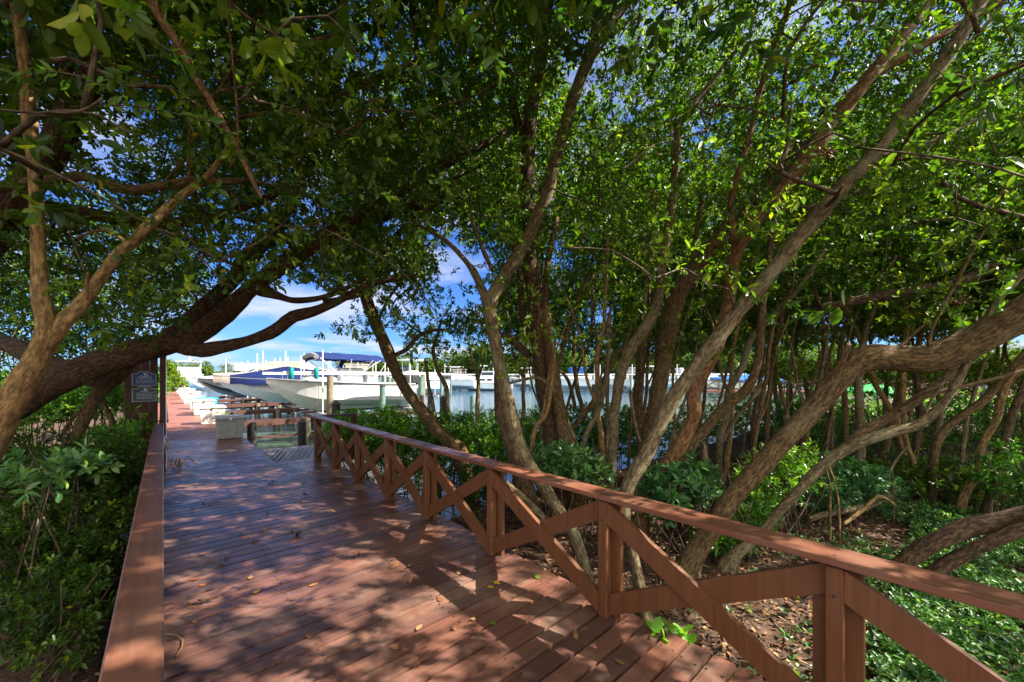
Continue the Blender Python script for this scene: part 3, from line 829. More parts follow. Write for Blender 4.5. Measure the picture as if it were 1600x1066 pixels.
for px, d, rz, (h, st, cv), lab in fb:
    o = make_boat(8.6 if st == 'cruiser' else 7.2, 2.8 if st != 'cruiser' else 3.2, 1.65, h, st, cv, None, 0 if st in ('cruiser', 'cover') else 1)
    q = P(px, 600, d); put(o, q.x, q.y, -.55 if st != 'cruiser' else -1.2, math.degrees(-TH) + rz, lab, group=GF, s=1.22)
# low lattice railed pier with green boat covers, far right
lp = empty('lattice_pier', P(1330, 600, 40).xy.to_3d(), -TH - .25); tag(lp, 'red brown pier with crossed lattice railing beyond the right hand trunks', 'pier')
mb = MB(); mb.box((0, 0, .05), (30, 1.6, .22)); mb.build('walkway', M['deck_far'], lp)
mb = MB()
for k in range(15):
    x = -14.6 + k * 2.08
    mb.bar((x, -.7, .16), (x, -.7, 1.25), .1, .1)
    for a, b in ((0.1, 1.15), (1.15, .1)): mb.bar((x, -.7 + (.03 if a > .5 else 0), a + .1), (x + 2.0, -.7 + (.03 if a > .5 else 0), b + .1), .04, .1)
mb.bar((-15, -.7, 1.27), (15, -.7, 1.27), .12, .06); mb.build('railing', M['rail'], lp)
for k in range(8):
    p = MB(); pile(p, -14 + k * 4, -1.0, .9, .17); p.build('pile', M['pile_green'], lp)
o = put(make_boat(6, 2.3, 1.3, 'hullwhite', 'cover', 'greentarp', None, 0), *P(1358, 600, 38).xy, -.75, 150, 'small boat under a bright green cover glimpsed below the big branch', group=GF)
o = put(make_boat(6, 2.3, 1.3, 'hullwhite', 'cover', 'greentarp', None, 0), *P(1322, 600, 36).xy, -.75, 120, 'boat under a green cover partly behind the broad leaning trunk', group=GF)
# houses on the left horizon
def house(W, D, Hh, px, d, lab, rot=0):
    q = P(px, 600, d); r = empty('house', (q.x, q.y, -.4), -TH + rot); tag(r, lab, 'house')
    mb = MB(); mb.box((0, 0, Hh / 2), (W, D, Hh)); wl = mb.build('wall', M['wallc'], r)
    e = .5; mb = MB()
    vs = [Vector((x * (W / 2 + e), y * (D / 2 + e), Hh)) for x, y in ((-1, -1), (1, -1), (1, 1), (-1, 1))] + [Vector((-W / 2 + D / 2, 0, Hh + D * .24)), Vector((W / 2 - D / 2, 0, Hh + D * .24))]
    mb.add(vs, [(0, 3, 2, 1), (0, 1, 5, 4), (2, 3, 4, 5), (1, 2, 5), (3, 0, 4)]); mb.build('roof', M['roof'], r)
    for k in range(4):
        mb = MB(); mb.box((-W * .36 + k * W * .24, -D / 2 - .02, Hh * .55), (W * .10, .08, Hh * .4)); mb.build('window', M['glass'], r)
house(16, 9, 3.6, 446, 98, 'tan hip roofed house on the far shore behind the lift poles')
house(14, 8, 3.2, 560, 112, 'low house on the far shore behind the bimini boat')
# ================================================================== TREES
def catmull(pts, step):
    """pts: list of (Vector, radius) -> densely sampled smooth path"""
    out = []
    n = len(pts)
    for i in range(n - 1):
        p0, p1, p2, p3 = (pts[max(i - 1, 0)], pts[i], pts[i + 1], pts[min(i + 2, n - 1)])
        L = (p2[0] - p1[0]).length
        k = max(2, int(L / step))
        for j in range(k):
            t = j / k; t2, t3 = t * t, t * t * t
            q = .5 * ((2 * p1[0]) + (p2[0] - p0[0]) * t + (2 * p0[0] - 5 * p1[0] + 4 * p2[0] - p3[0]) * t2 + (3 * p1[0] - p0[0] - 3 * p2[0] + p3[0]) * t3)
            out.append((q, p1[1] + (p2[1] - p1[1]) * (t2 * (3 - 2 * t))))
    out.append((pts[-1][0].copy(), pts[-1][1]))
    return out
class TreeMesh:
    def __init__(s): s.v = []; s.f = []; s.b = []; s.samples = []; s.split = None
    def limb(s, pts, step=.09, wob=.012, knob=.10, sides=None, seed=0.0, taper_end=True, sample=True, flare=False):
        path = catmull(pts, step)
        rmax = max(r for _, r in path)
        n = sides or (14 if rmax > .09 else 10 if rmax > .04 else 7 if rmax > .015 else 5)
        b0 = len(s.v)
        u = None; along = seed * 7.3
        tot = len(path)
        for i, (p, r) in enumerate(path):
            t = (path[min(i + 1, tot - 1)][0] - path[max(i - 1, 0)][0])
            if t.length < 1e-6: t = Vector((0, 0, 1))
            t.normalize()
            if u is None:
                ref = Vector((0, 0, 1)) if abs(t.z) < .9 else Vector((1, 0, 0))
                u = t.cross(ref).normalized()
            u = (u - t * u.dot(t)).normalized(); w = t.cross(u)
            if i: along += (p - path[i - 1][0]).length
            q = p + wob * min(1, r / .05) * 2 * Vector((noise.noise(Vector((along * 2.3, seed, 0))), noise.noise(Vector((along * 2.3, seed, 9))), noise.noise(Vector((along * 2.3, seed, 19)))))
            rr = r
            if flare: rr = r * (1 + .55 * math.exp(-(along - seed * 7.3) / .16))
            if rmax > .03: rr *= 1 + .30 * max(0, noise.noise(Vector((along * 1.9, seed * 3.7, 2.2))) - .22)
            for k in range(n):
                a = 2 * math.pi * k / n
                ca, sa = math.cos(a), math.sin(a)
                kn = 1 + knob * noise.noise(Vector((ca * 1.4 + seed, sa * 1.4, along * 2.2))) + .5 * knob * noise.noise(Vector((ca * 3 + seed, sa * 3, along * 7)))
                s.v.append(q + (u * ca + w * sa) * rr * kn)
                s.b.append((ca * max(r, .01), sa * max(r, .01), along))
            if sample: s.samples.append(q)
        for i in range(tot - 1):
            for k in range(n):
                k2 = (k + 1) % n
                s.f.append((b0 + i * n + k, b0 + i * n + k2, b0 + (i + 1) * n + k2, b0 + (i + 1) * n + k))
        s.f.append(tuple(b0 + k for k in range(n - 1, -1, -1))); s.f.append(tuple(b0 + (tot - 1) * n + k for k in range(n)))
    def build(s, name, m, parent):
        me = bpy.data.meshes.new(name); me.from_pydata(s.v, [], s.f)
        me.polygons.foreach_set('use_smooth', [len(f) == 4 for f in s.f])
        a = me.attributes.new('bark', 'FLOAT_VECTOR', 'POINT'); a.data.foreach_set('vector', np.array(s.b, np.float32).ravel())
        o = link(name, me, parent, [m])
        if s.split is not None:
            me.materials.append(M['twig']); me.polygons.foreach_set('material_index', [0 if i < s.split else 1 for i in range(len(s.f))])
        me.update(); return o
TREES = []
def tree(label, bk, lf, limbs, ground=True, group=None, name='mangrove_tree', cat='tree', wrel=0.80, crown=True, knob=.11):
    """limbs: lists of (px, py, depth, width in photo pixels); the first starts at the foot"""
    tm = TreeMesh(); foot = None
    for li, L in enumerate(limbs):
        pts = []
        for k, (x, y, d, w) in enumerate(L):
            a, b = L[max(k - 1, 0)], L[min(k + 1, len(L) - 1)]
            n2 = Vector((-(b[1] - a[1]), b[0] - a[0])).normalized()      # across the limb in the picture
            ex = Vector((x - 800, y - HOR)); rr = ex.length
            ca = FPX / math.hypot(FPX, rr); e = ex.normalized() if rr > 1 else Vector((1, 0))
            c = n2.dot(e); st = math.sqrt((c / ca) ** 2 + 1 - c * c)     # wide-angle stretch
            pts.append((P(x, y, d), max(.004, w * d / FPX / 2 / st * wrel)))
        if li == 0 and ground:
            p, r = pts[0]; z = gz(p.x, p.y) - .15
            if p.z > z + .05:
                q = pts[1][0] if len(pts) > 1 else p
                d = (p - q); k = min(1.0, .35 * (p.z - z) / max(.05, abs(d.z) + .01))
                pts.insert(0, (Vector((p.x + d.x * k, p.y + d.y * k, z)), r * 1.12))
        if foot is None: foot = pts[0][0].copy()
        tm.limb(pts, step=max(.035, min(.12, pts[len(pts) // 2][1] * 1.1)), seed=len(TREES) * 1.7 + li * .37, flare=(li == 0 and ground), knob=knob)
    r = empty(name, foot); tag(r, label, cat, group)
    TREES.append(dict(root=r, foot=foot, tm=tm, bark=bk, leaf=lf, crown=crown, li=[], c=[]))
    return r
# ---- left side
tree('smooth tan tree forking in two low beside the left railing', 'bark_tan', 'leaf', [
    [(-230, 1120, 2.35, 84), (-120, 870, 2.4, 78), (-40, 730, 2.42, 72), (25, 620, 2.42, 62), (58, 560, 2.42, 56), (72, 515, 2.42, 52), (64, 470, 2.42, 42), (60, 400, 2.42, 33), (57, 300, 2.4, 31), (48, 200, 2.35, 30), (42, 120, 2.3, 29), (28, 40, 2.25, 27), (15, -60, 2.2, 25), (-5, -260, 2.2, 20)],
    [(66, 545, 2.42, 42), (92, 508, 2.46, 40), (128, 470, 2.55, 34), (168, 420, 2.65, 29), (228, 357, 2.8, 25), (288, 306, 2.95, 20), (330, 270, 3.1, 15), (368, 215, 3.3, 11)],
    [(134, 470, 2.55, 12), (134, 445, 2.52, 10), (138, 425, 2.5, 7)],
    [(122, 480, 2.53, 10), (118, 470, 2.5, 8)],
    [(205, 385, 2.72, 8), (165, 360, 2.7, 6), (120, 372, 2.7, 4)],
])
tree('knotted dark branches crossing above the tan forked tree', 'bark_brown', 'leaf', [
    [(-160, 340, 3.4, 34), (-60, 300, 3.4, 30), (60, 285, 3.4, 24), (130, 277, 3.4, 19), (200, 296, 3.4, 20), (260, 292, 3.4, 19), (305, 284, 3.4, 20), (350, 284, 3.4, 15), (386, 280, 3.4, 9)],
    [(296, 292, 3.4, 16), (300, 240, 3.4, 15), (298, 200, 3.4, 14), (304, 172, 3.4, 13), (340, 145, 3.5, 11), (365, 95, 3.6, 10), (395, 40, 3.7, 10), (412, -10, 3.8, 9), (430, -120, 4, 8)],
    [(302, 215, 3.4, 8), (330, 205, 3.45, 7), (380, 182, 3.6, 9), (440, 176, 3.7, 13), (520, 155, 3.9, 16), (585, 125, 4.1, 15), (650, 95, 4.3, 12)],
    [(255, 290, 3.4, 10), (275, 265, 3.35, 8), (290, 250, 3.35, 6)],
    [(40, 45, 3.1, 12), (100, 62, 3.1, 12), (160, 95, 3.1, 9), (215, 112, 3.1, 6), (250, 122, 3.1, 4)],
], ground=False)
tree('broken brown stick hanging down in front of the left canopy', 'bark_red', 'leaf_dark', [
    [(180, -160, 2.1, 20), (238, 0, 2.05, 17), (275, 62, 2.05, 17), (302, 112, 2.05, 15), (345, 185, 2.05, 13), (378, 245, 2.05, 11), (400, 292, 2.05, 8), (409, 310, 2.05, 3)],
    [(283, 75, 2.05, 6), (293, 62, 2.05, 4)],
    [(352, -60, 2.15, 6), (356, 20, 2.15, 6), (364, 95, 2.15, 5), (372, 205, 2.15, 5), (370, 240, 2.15, 5), (360, 262, 2.15, 4)],
], ground=False, name='hanging_branch', cat='branch', crown=False)
tree('thick dark trunk curving up at the upper left edge', 'bark_dark', 'leaf_dark', [
    [(-420, 760, 4.0, 120), (-240, 600, 4.0, 112), (-90, 450, 4.0, 100), (15, 330, 4.0, 86), (78, 240, 4.0, 76), (118, 160, 4.05, 68), (160, 100, 4.1, 60), (220, 66, 4.2, 48), (290, 25, 4.4, 38), (360, -40, 4.6, 30)],
    [(110, 170, 4.05, 40), (100, 90, 4.0, 32), (130, 20, 4.1, 26), (170, -90, 4.2, 20)],
    [(20, 320, 4.0, 30), (120, 330, 4.3, 26), (250, 350, 4.7, 22), (360, 330, 5.1, 18), (460, 290, 5.5, 14)],
])
tree('huge dark trunk arching low from the shrubs across the boardwalk', 'bark_dark', 'leaf', [
    [(-330, 880, 5.0, 100), (-180, 770, 5.0, 92), (-60, 680, 5.05, 68), (60, 612, 5.15, 58), (150, 570, 5.3, 51), (225, 547, 5.5, 48), (295, 526, 5.7, 45), (350, 490, 5.9, 39), (395, 448, 6.0, 33), (440, 415, 6.1, 38), (500, 378, 6.2, 33), (560, 338, 6.3, 30), (620, 300, 6.4, 27), (690, 258, 6.5, 22), (745, 232, 6.6, 17), (800, 200, 6.7, 10)],
    [(286, 538, 5.7, 40), (318, 547, 5.75, 30), (360, 540, 5.8, 23), (400, 527, 5.85, 22), (432, 517, 5.9, 26), (458, 495, 5.95, 23), (500, 483, 6.0, 18), (545, 462, 6.05, 14), (580, 444, 6.1, 12), (640, 433, 6.15, 9), (662, 430, 6.2, 5)],
    [(405, 450, 6.0, 26), (455, 470, 5.9, 12), (520, 460, 5.9, 10), (570, 435, 5.9, 9)],
    [(400, 440, 6.0, 22), (470, 392, 6.3, 18), (540, 345, 6.5, 15), (600, 335, 6.6, 12), (690, 315, 6.7, 12), (760, 288, 6.8, 9)],
    [(600, 345, 6.6, 8), (650, 315, 6.6, 8), (700, 285, 6.5, 6), (760, 255, 6.5, 4)],
    [(240, 550, 5.5, 40), (330, 470, 5.9, 34), (430, 360, 6.4, 30), (460, 300, 6.6, 14), (490, 240, 6.7, 12), (485, 180, 6.7, 9)],
    [(150, 590, 5.3, 40), (60, 560, 5.6, 34), (-60, 500, 6, 28), (-200, 420, 6.4, 20)],
], knob=.22)
tree('leaning brown stems under the arch by the maroon board', 'bark_brown', 'leaf_dark', [
    [(98, 722, 5.6, 24), (118, 685, 5.6, 26), (150, 622, 5.7, 28), (185, 585, 5.8, 32), (215, 555, 5.9, 28)],
    [(182, 700, 6.2, 13), (178, 665, 6.2, 14), (160, 625, 6.2, 13), (150, 600, 6.1, 10)],
    [(92, 690, 5.6, 8), (112, 655, 5.6, 9), (128, 640, 5.6, 8)],
], crown=False)
tree('small bare stem in the dark shrubs at the lower left edge', 'bark_tan', 'leaf_dark', [[(30, 985, 3.9, 12), (32, 900, 3.9, 11), (38, 840, 3.9, 10), (40, 780, 3.9, 8), (52, 720, 3.9, 5)]], crown=False, name='sapling', cat='sapling')
# ---- middle
tree('slender trunk leaning left above the hedge, bimini boat behind it', 'bark_brown', 'leaf', [
    [(722, 716, 8.3, 34), (700, 690, 8.3, 28), (662, 645, 8.3, 24), (632, 605, 8.25, 22), (612, 565, 8.2, 22), (598, 530, 8.2, 23), (584, 498, 8.2, 25), (570, 455, 8.1, 24), (556, 400, 8.0, 19), (550, 350, 7.9, 16), (562, 290, 7.8, 12), (580, 230, 7.7, 9)],
    [(616, 556, 8.2, 9), (636, 545, 8.2, 9), (650, 528, 8.2, 9), (668, 518, 8.2, 7), (700, 515, 8.2, 5)],
    [(572, 460, 8.1, 16), (590, 420, 8.1, 14), (610, 380, 8.0, 13), (640, 350, 7.9, 12), (680, 320, 7.8, 10), (720, 270, 7.7, 8)],
    [(590, 505, 8.2, 6), (605, 470, 8.2, 6), (628, 440, 8.2, 4)],
    [(575, 455, 8.1, 10), (545, 465, 7.9, 9), (505, 470, 7.8, 7)],
])
tree('two thin upright stems rising from the hedge over open water', 'bark_grey', 'leaf', [
    [(683, 690, 8.9, 9), (677, 640, 8.9, 8), (668, 590, 8.9, 7), (664, 560, 8.9, 5)],
    [(700, 690, 8.9, 9), (700, 640, 8.9, 9), (697, 610, 8.9, 10), (686, 582, 8.9, 9), (677, 552, 8.9, 8), (680, 535, 8.9, 7), (690, 500, 8.9, 5)],
    [(744, 690, 8.9, 9), (746, 640, 8.9, 9), (747, 595, 8.9, 8), (740, 570, 8.9, 6), (733, 545, 8.9, 4)],
    [(747, 594, 8.9, 5), (753, 575, 8.9, 4), (757, 550, 8.9, 3)],
])
tree('mossy tan trunk leaning behind the rail, forking high', 'bark_grey', 'leaf', [
    [(930, 945, 3.75, 24), (921, 915, 3.85, 22), (905, 860, 4.0, 22), (888, 820, 4.15, 23), (859, 774, 4.35, 25), (836, 740, 4.5, 24), (815, 700, 4.65, 27), (800, 655, 4.75, 26), (788, 600, 4.8, 25), (777, 550, 4.8, 24), (767, 505, 4.8, 25), (768, 470, 4.8, 26), (785, 440, 4.8, 27), (808, 405, 4.75, 24), (832, 360, 4.7, 24), (852, 305, 4.6, 24), (868, 250, 4.5, 24), (885, 185, 4.4, 23), (905, 130, 4.3, 23), (926, 75, 4.25, 24), (938, 20, 4.2, 24), (945, -60, 4.1, 22), (940, -250, 4.1, 18)],
    [(770, 490, 4.8, 22), (755, 455, 4.85, 17), (742, 430, 4.9, 14), (728, 410, 5.0, 10), (700, 380, 5.1, 9), (655, 352, 5.2, 7)],
    [(930, 70, 4.25, 16), (955, 40, 4.25, 15), (985, 0, 4.3, 14), (1020, -60, 4.3, 12)],
    [(945, 58, 4.25, 8), (965, 50, 4.2, 7), (985, 30, 4.2, 5), (990, 10, 4.2, 3)],
    [(920, 98, 4.25, 8), (950, 62, 4.2, 6)],
    [(768, 420, 4.8, 8), (740, 350, 4.9, 7), (733, 300, 4.9, 6)],
    [(790, 600, 4.8, 6), (840, 590, 4.9, 6), (868, 612, 4.9, 5)],
])
tree('dark stem standing just behind the mossy tan trunk', 'bark_dark', 'leaf', [
    [(828, 800, 5.3, 42), (815, 745, 5.35, 36), (800, 700, 5.4, 27), (784, 650, 5.45, 22), (778, 600, 5.5, 19), (780, 560, 5.6, 15), (770, 520, 5.7, 12), (755, 470, 5.8, 9)],
])
tree('tall dark trunk, thicker of the twin trunks at the middle', 'bark_dark', 'leaf', [
    [(872, 735, 6.3, 44), (866, 700, 6.3, 38), (858, 650, 6.3, 35), (850, 600, 6.3, 33), (845, 560, 6.3, 31), (840, 510, 6.3, 32), (834, 450, 6.25, 30), (828, 390, 6.2, 27), (826, 330, 6.15, 26), (824, 280, 6.1, 26), (826, 220, 6.0, 26), (832, 160, 5.9, 26), (842, 100, 5.8, 27), (850, 40, 5.7, 26), (857, -30, 5.6, 25), (862, -200, 5.5, 20)],
    [(826, 240, 6.0, 12), (815, 210, 6.0, 16), (805, 180, 6.0, 17), (795, 130, 6.0, 16), (785, 80, 6.0, 15), (780, 20, 6.0, 14), (770, -60, 6.0, 12)],
    [(828, 560, 6.4, 16), (800, 530, 6.4, 14), (785, 520, 6.4, 10)],
    [(832, 540, 6.4, 12), (818, 500, 6.4, 13), (813, 450, 6.4, 12), (810, 420, 6.4, 10), (800, 370, 6.4, 9)],
    [(845, 110, 5.8, 8), (880, 40, 5.9, 7), (920, 48, 6, 5)],
])
tree('slimmer brown twin trunk hugging the tall dark trunk', 'bark_brown', 'leaf', [
    [(896, 715, 6.1, 36), (886, 690, 6.1, 31), (877, 650, 6.1, 27), (868, 610, 6.12, 26), (862, 570, 6.15, 25), (858, 530, 6.2, 22), (852, 470, 6.3, 16), (858, 400, 6.4, 12), (870, 340, 6.4, 10)],
    [(866, 590, 6.2, 8), (900, 480, 6.4, 8), (925, 420, 6.5, 7)],
])
tree('thin bent tree slanting right just past the twin trunks', 'bark_brown', 'leaf', [
    [(882, 690, 7.2, 11), (897, 665, 7.2, 11), (920, 638, 7.2, 12), (940, 610, 7.2, 12), (950, 580, 7.2, 11), (962, 552, 7.2, 10), (975, 540, 7.2, 7), (990, 500, 7.2, 5)],
    [(898, 640, 9, 8), (890, 600, 9, 7), (878, 582, 9, 6), (866, 575, 9, 5)],
    [(912, 645, 9, 9), (903, 610, 9, 9), (897, 570, 9, 8), (897, 520, 9, 7)],
])
tree('grey brown trunk with an elbow, left of the light diagonal trunk', 'bark_grey', 'leaf_bright', [
    [(948, 815, 5.6, 26), (950, 765, 5.6, 22), (957, 700, 5.6, 20), (960, 650, 5.55, 20), (967, 600, 5.5, 21), (978, 560, 5.45, 23), (1000, 525, 5.4, 23), (1018, 498, 5.35, 23), (1030, 460, 5.3, 20), (1034, 420, 5.25, 19), (1042, 370, 5.2, 18), (1050, 310, 5.1, 17), (1056, 250, 5.0, 15), (1062, 200, 4.9, 15), (1080, 170, 4.9, 14), (1100, 145, 4.9, 12), (1150, 80, 4.8, 9)],
    [(1008, 510, 5.4, 8), (1010, 440, 5.4, 7), (1022, 380, 5.3, 6)],
    [(1052, 290, 5.1, 7), (1050, 240, 5.1, 6), (1048, 190, 5.1, 5)],
    [(985, 610, 5.9, 8), (990, 650, 5.9, 8), (1000, 690, 5.9, 7)],
])
tree('long light brown trunk running diagonally to the top corner', 'bark_grey', 'leaf_bright', [
    [(1012, 985, 3.35, 26), (1006, 950, 3.42, 23), (997, 910, 3.5, 22), (987, 865, 3.6, 22), (977, 815, 3.7, 24), (978, 775, 3.78, 28), (988, 745, 3.8, 31), (1011, 706, 3.82, 31), (1032, 660, 3.85, 30), (1058, 612, 3.85, 30), (1095, 562, 3.85, 31), (1140, 505, 3.85, 31), (1195, 437, 3.8, 30), (1245, 378, 3.8, 29), (1290, 325, 3.75, 29), (1340, 268, 3.7, 28), (1390, 208, 3.65, 27), (1430, 155, 3.6, 27), (1470, 100, 3.55, 26), (1510, 40, 3.5, 25), (1545, -15, 3.5, 24), (1640, -150, 3.5, 19), (1740, -300, 3.5, 14)],
    [(1430, 150, 3.6, 6), (1480, 118, 3.5, 6), (1530, 128, 3.5, 5), (1570, 140, 3.4, 3)],
    [(1365, 245, 3.7, 9), (1420, 235, 3.8, 9), (1470, 215, 3.8, 8), (1530, 185, 3.9, 6)],
])
tree('reddish brown trunk with a wavy base beside the light diagonal trunk', 'bark_red', 'leaf_bright', [
    [(1000, 825, 5.0, 34), (1012, 782, 5.0, 30), (1028, 745, 5.0, 30), (1060, 700, 5.0, 30), (1082, 655, 5.0, 29), (1083, 618, 5.0, 28), (1100, 580, 5.0, 28), (1118, 545, 4.95, 28), (1132, 500, 4.9, 27), (1140, 450, 4.9, 27), (1148, 400, 4.85, 28), (1168, 362, 4.8, 28), (1200, 325, 4.75, 28), (1235, 280, 4.7, 28), (1275, 230, 4.65, 27), (1310, 185, 4.6, 26), (1350, 130, 4.6, 25), (1400, 70, 4.6, 23), (1450, 10, 4.6, 22), (1520, -90, 4.6, 18)],
    [(1152, 395, 4.85, 20), (1143, 345, 4.8, 15), (1142, 310, 4.8, 13), (1152, 275, 4.75, 13), (1165, 235, 4.7, 12), (1178, 190, 4.7, 12), (1186, 150, 4.65, 11), (1195, 115, 4.6, 11), (1215, 60, 4.6, 10), (1235, 0, 4.5, 10), (1250, -90, 4.5, 8)],
    [(1355, 125, 4.6, 14), (1420, 85, 4.7, 14), (1480, 50, 4.8, 14), (1560, 5, 4.9, 12), (1650, -60, 5, 9)],
])
tree('wide brown trunk dividing behind the grey elbow tree', 'bark_brown', 'leaf_bright', [
    [(1000, 740, 7.0, 34), (1008, 700, 7.0, 30), (1020, 650, 6.95, 30), (1032, 590, 6.9, 32), (1040, 540, 6.85, 38), (1048, 495, 6.8, 40), (1062, 455, 6.75, 34), (1085, 420, 6.7, 30), (1115, 385, 6.6, 30), (1150, 340, 6.5, 28), (1190, 300, 6.45, 26), (1240, 245, 6.4, 24), (1290, 190, 6.4, 22), (1340, 140, 6.4, 20), (1400, 90, 6.4, 16)],
    [(1002, 700, 7.5, 18), (998, 640, 7.5, 19), (1000, 580, 7.5, 18), (1004, 540, 7.5, 15), (1020, 480, 7.5, 12), (1035, 420, 7.5, 10)],
    [(1060, 455, 6.75, 16), (1082, 430, 6.9, 12), (1088, 360, 7, 10), (1100, 300, 7, 8)],
    [(1120, 385, 6.6, 14), (1180, 300, 6.8, 16), (1225, 240, 6.8, 15), (1260, 205, 6.8, 13)],
])
tree('curved brown trunk sweeping up to an elbow right of the wavy trunk', 'bark_brown', 'leaf_bright', [
    [(1030, 770, 5.8, 24), (1062, 727, 5.8, 22), (1091, 682, 5.8, 22), (1130, 640, 5.8, 21), (1165, 612, 5.75, 21), (1181, 580, 5.7, 18), (1188, 540, 5.7, 16), (1190, 480, 5.65, 15), (1200, 420, 5.6, 14), (1205, 370, 5.6, 13), (1225, 320, 5.5, 12), (1240, 260, 5.5, 10)],
    [(1165, 612, 5.75, 14), (1184, 604, 5.8, 10), (1190, 590, 5.8, 7)],
])
tree('slim grey tree with a kink, its foot behind the broad leaning trunk', 'bark_grey', 'leaf_bright', [
    [(1124, 765, 7.0, 15), (1124, 715, 7.0, 14), (1126, 680, 7.0, 15), (1138, 642, 7.0, 16), (1141, 606, 7.0, 15), (1160, 571, 7.0, 15), (1170, 535, 7.0, 13), (1200, 500, 7.0, 13), (1235, 465, 7.0, 12), (1262, 430, 7.0, 10), (1290, 390, 7.0, 8)],
    [(1120, 700, 7.2, 8), (1136, 675, 7.2, 9), (1160, 640, 7.2, 9), (1188, 609, 7.2, 8), (1200, 590, 7.2, 5)],
])
# ---- right side
tree('broad brown trunk leaning from the leaf litter and bending level', 'bark_brown', 'leaf_bright', [
    [(1062, 915, 4.15, 62), (1076, 884, 4.2, 50), (1104, 835, 4.2, 44), (1140, 785, 4.2, 43), (1190, 725, 4.2, 43), (1240, 672, 4.2, 44), (1285, 622, 4.15, 46), (1320, 582, 4.1, 50), (1352, 560, 4.05, 50), (1395, 558, 4.0, 52), (1445, 562, 3.9, 56), (1500, 545, 3.8, 62), (1550, 518, 3.7, 66), (1600, 490, 3.6, 70), (1680, 440, 3.5, 72), (1800, 350, 3.4, 64), (1950, 220, 3.3, 52), (2100, 60, 3.3, 40)],
    [(1296, 606, 4.1, 20), (1310, 578, 4.05, 16), (1322, 548, 4.0, 15), (1328, 538, 4.0, 12)],
    [(1450, 540, 3.85, 9), (1462, 500, 3.8, 8), (1490, 450, 3.75, 8), (1515, 400, 3.7, 8), (1545, 345, 3.65, 6), (1565, 300, 3.6, 5), (1600, 245, 3.6, 4)],
    [(1400, 545, 4.0, 8), (1430, 520, 4.0, 6), (1452, 500, 3.95, 4)],
], knob=.17)
tree('pale lichened trunk slanting up from a knobbly stump', 'bark_grey', 'leaf_bright', [
    [(1130, 905, 4.25, 40), (1136, 882, 4.25, 36), (1150, 862, 4.25, 24), (1185, 836, 4.22, 21), (1225, 790, 4.2, 22), (1262, 752, 4.15, 22), (1300, 715, 4.1, 23), (1345, 690, 4.05, 23), (1400, 672, 4.0, 22), (1440, 660, 3.95, 21), (1468, 638, 3.9, 19), (1490, 605, 3.85, 18), (1512, 565, 3.8, 17), (1530, 525, 3.75, 16), (1548, 485, 3.7, 16), (1575, 450, 3.65, 15), (1620, 405, 3.6, 13), (1680, 350, 3.5, 10)],
    [(1160, 858, 4.22, 14), (1150, 885, 4.18, 11), (1152, 908, 4.15, 9)],
    [(1440, 662, 3.95, 8), (1455, 625, 3.95, 8), (1480, 590, 3.9, 6)],
], knob=.2)
tree('dim slanting trunk just above the pale lichened one', 'bark_brown', 'leaf_bright', [
    [(1240, 770, 5.4, 22), (1290, 730, 5.4, 22), (1330, 690, 5.35, 22), (1375, 660, 5.3, 21), (1420, 632, 5.2, 20), (1468, 596, 5.1, 18), (1500, 560, 5.0, 15), (1540, 510, 5.0, 12)],
    [(1405, 642, 5.2, 9), (1440, 622, 5.1, 10), (1475, 612, 5.0, 9), (1520, 600, 4.9, 8), (1575, 586, 4.8, 7), (1620, 570, 4.8, 5)],
])
tree('thick dark bough rising from the ground cover at the edge', 'bark_dark', 'leaf_bright', [
    [(1395, 905, 4.0, 46), (1425, 872, 3.95, 44), (1460, 845, 3.9, 42), (1510, 826, 3.85, 40), (1570, 812, 3.8, 38), (1640, 790, 3.7, 36), (1760, 730, 3.6, 32), (1900, 620, 3.5, 26)],
    [(1440, 905, 3.9, 40), (1490, 876, 3.8, 36), (1550, 846, 3.7, 34), (1620, 816, 3.6, 32), (1740, 790, 3.5, 28), (1900, 740, 3.4, 22)],
], knob=.2)
GS = 'slim trunks at the back of the grove'
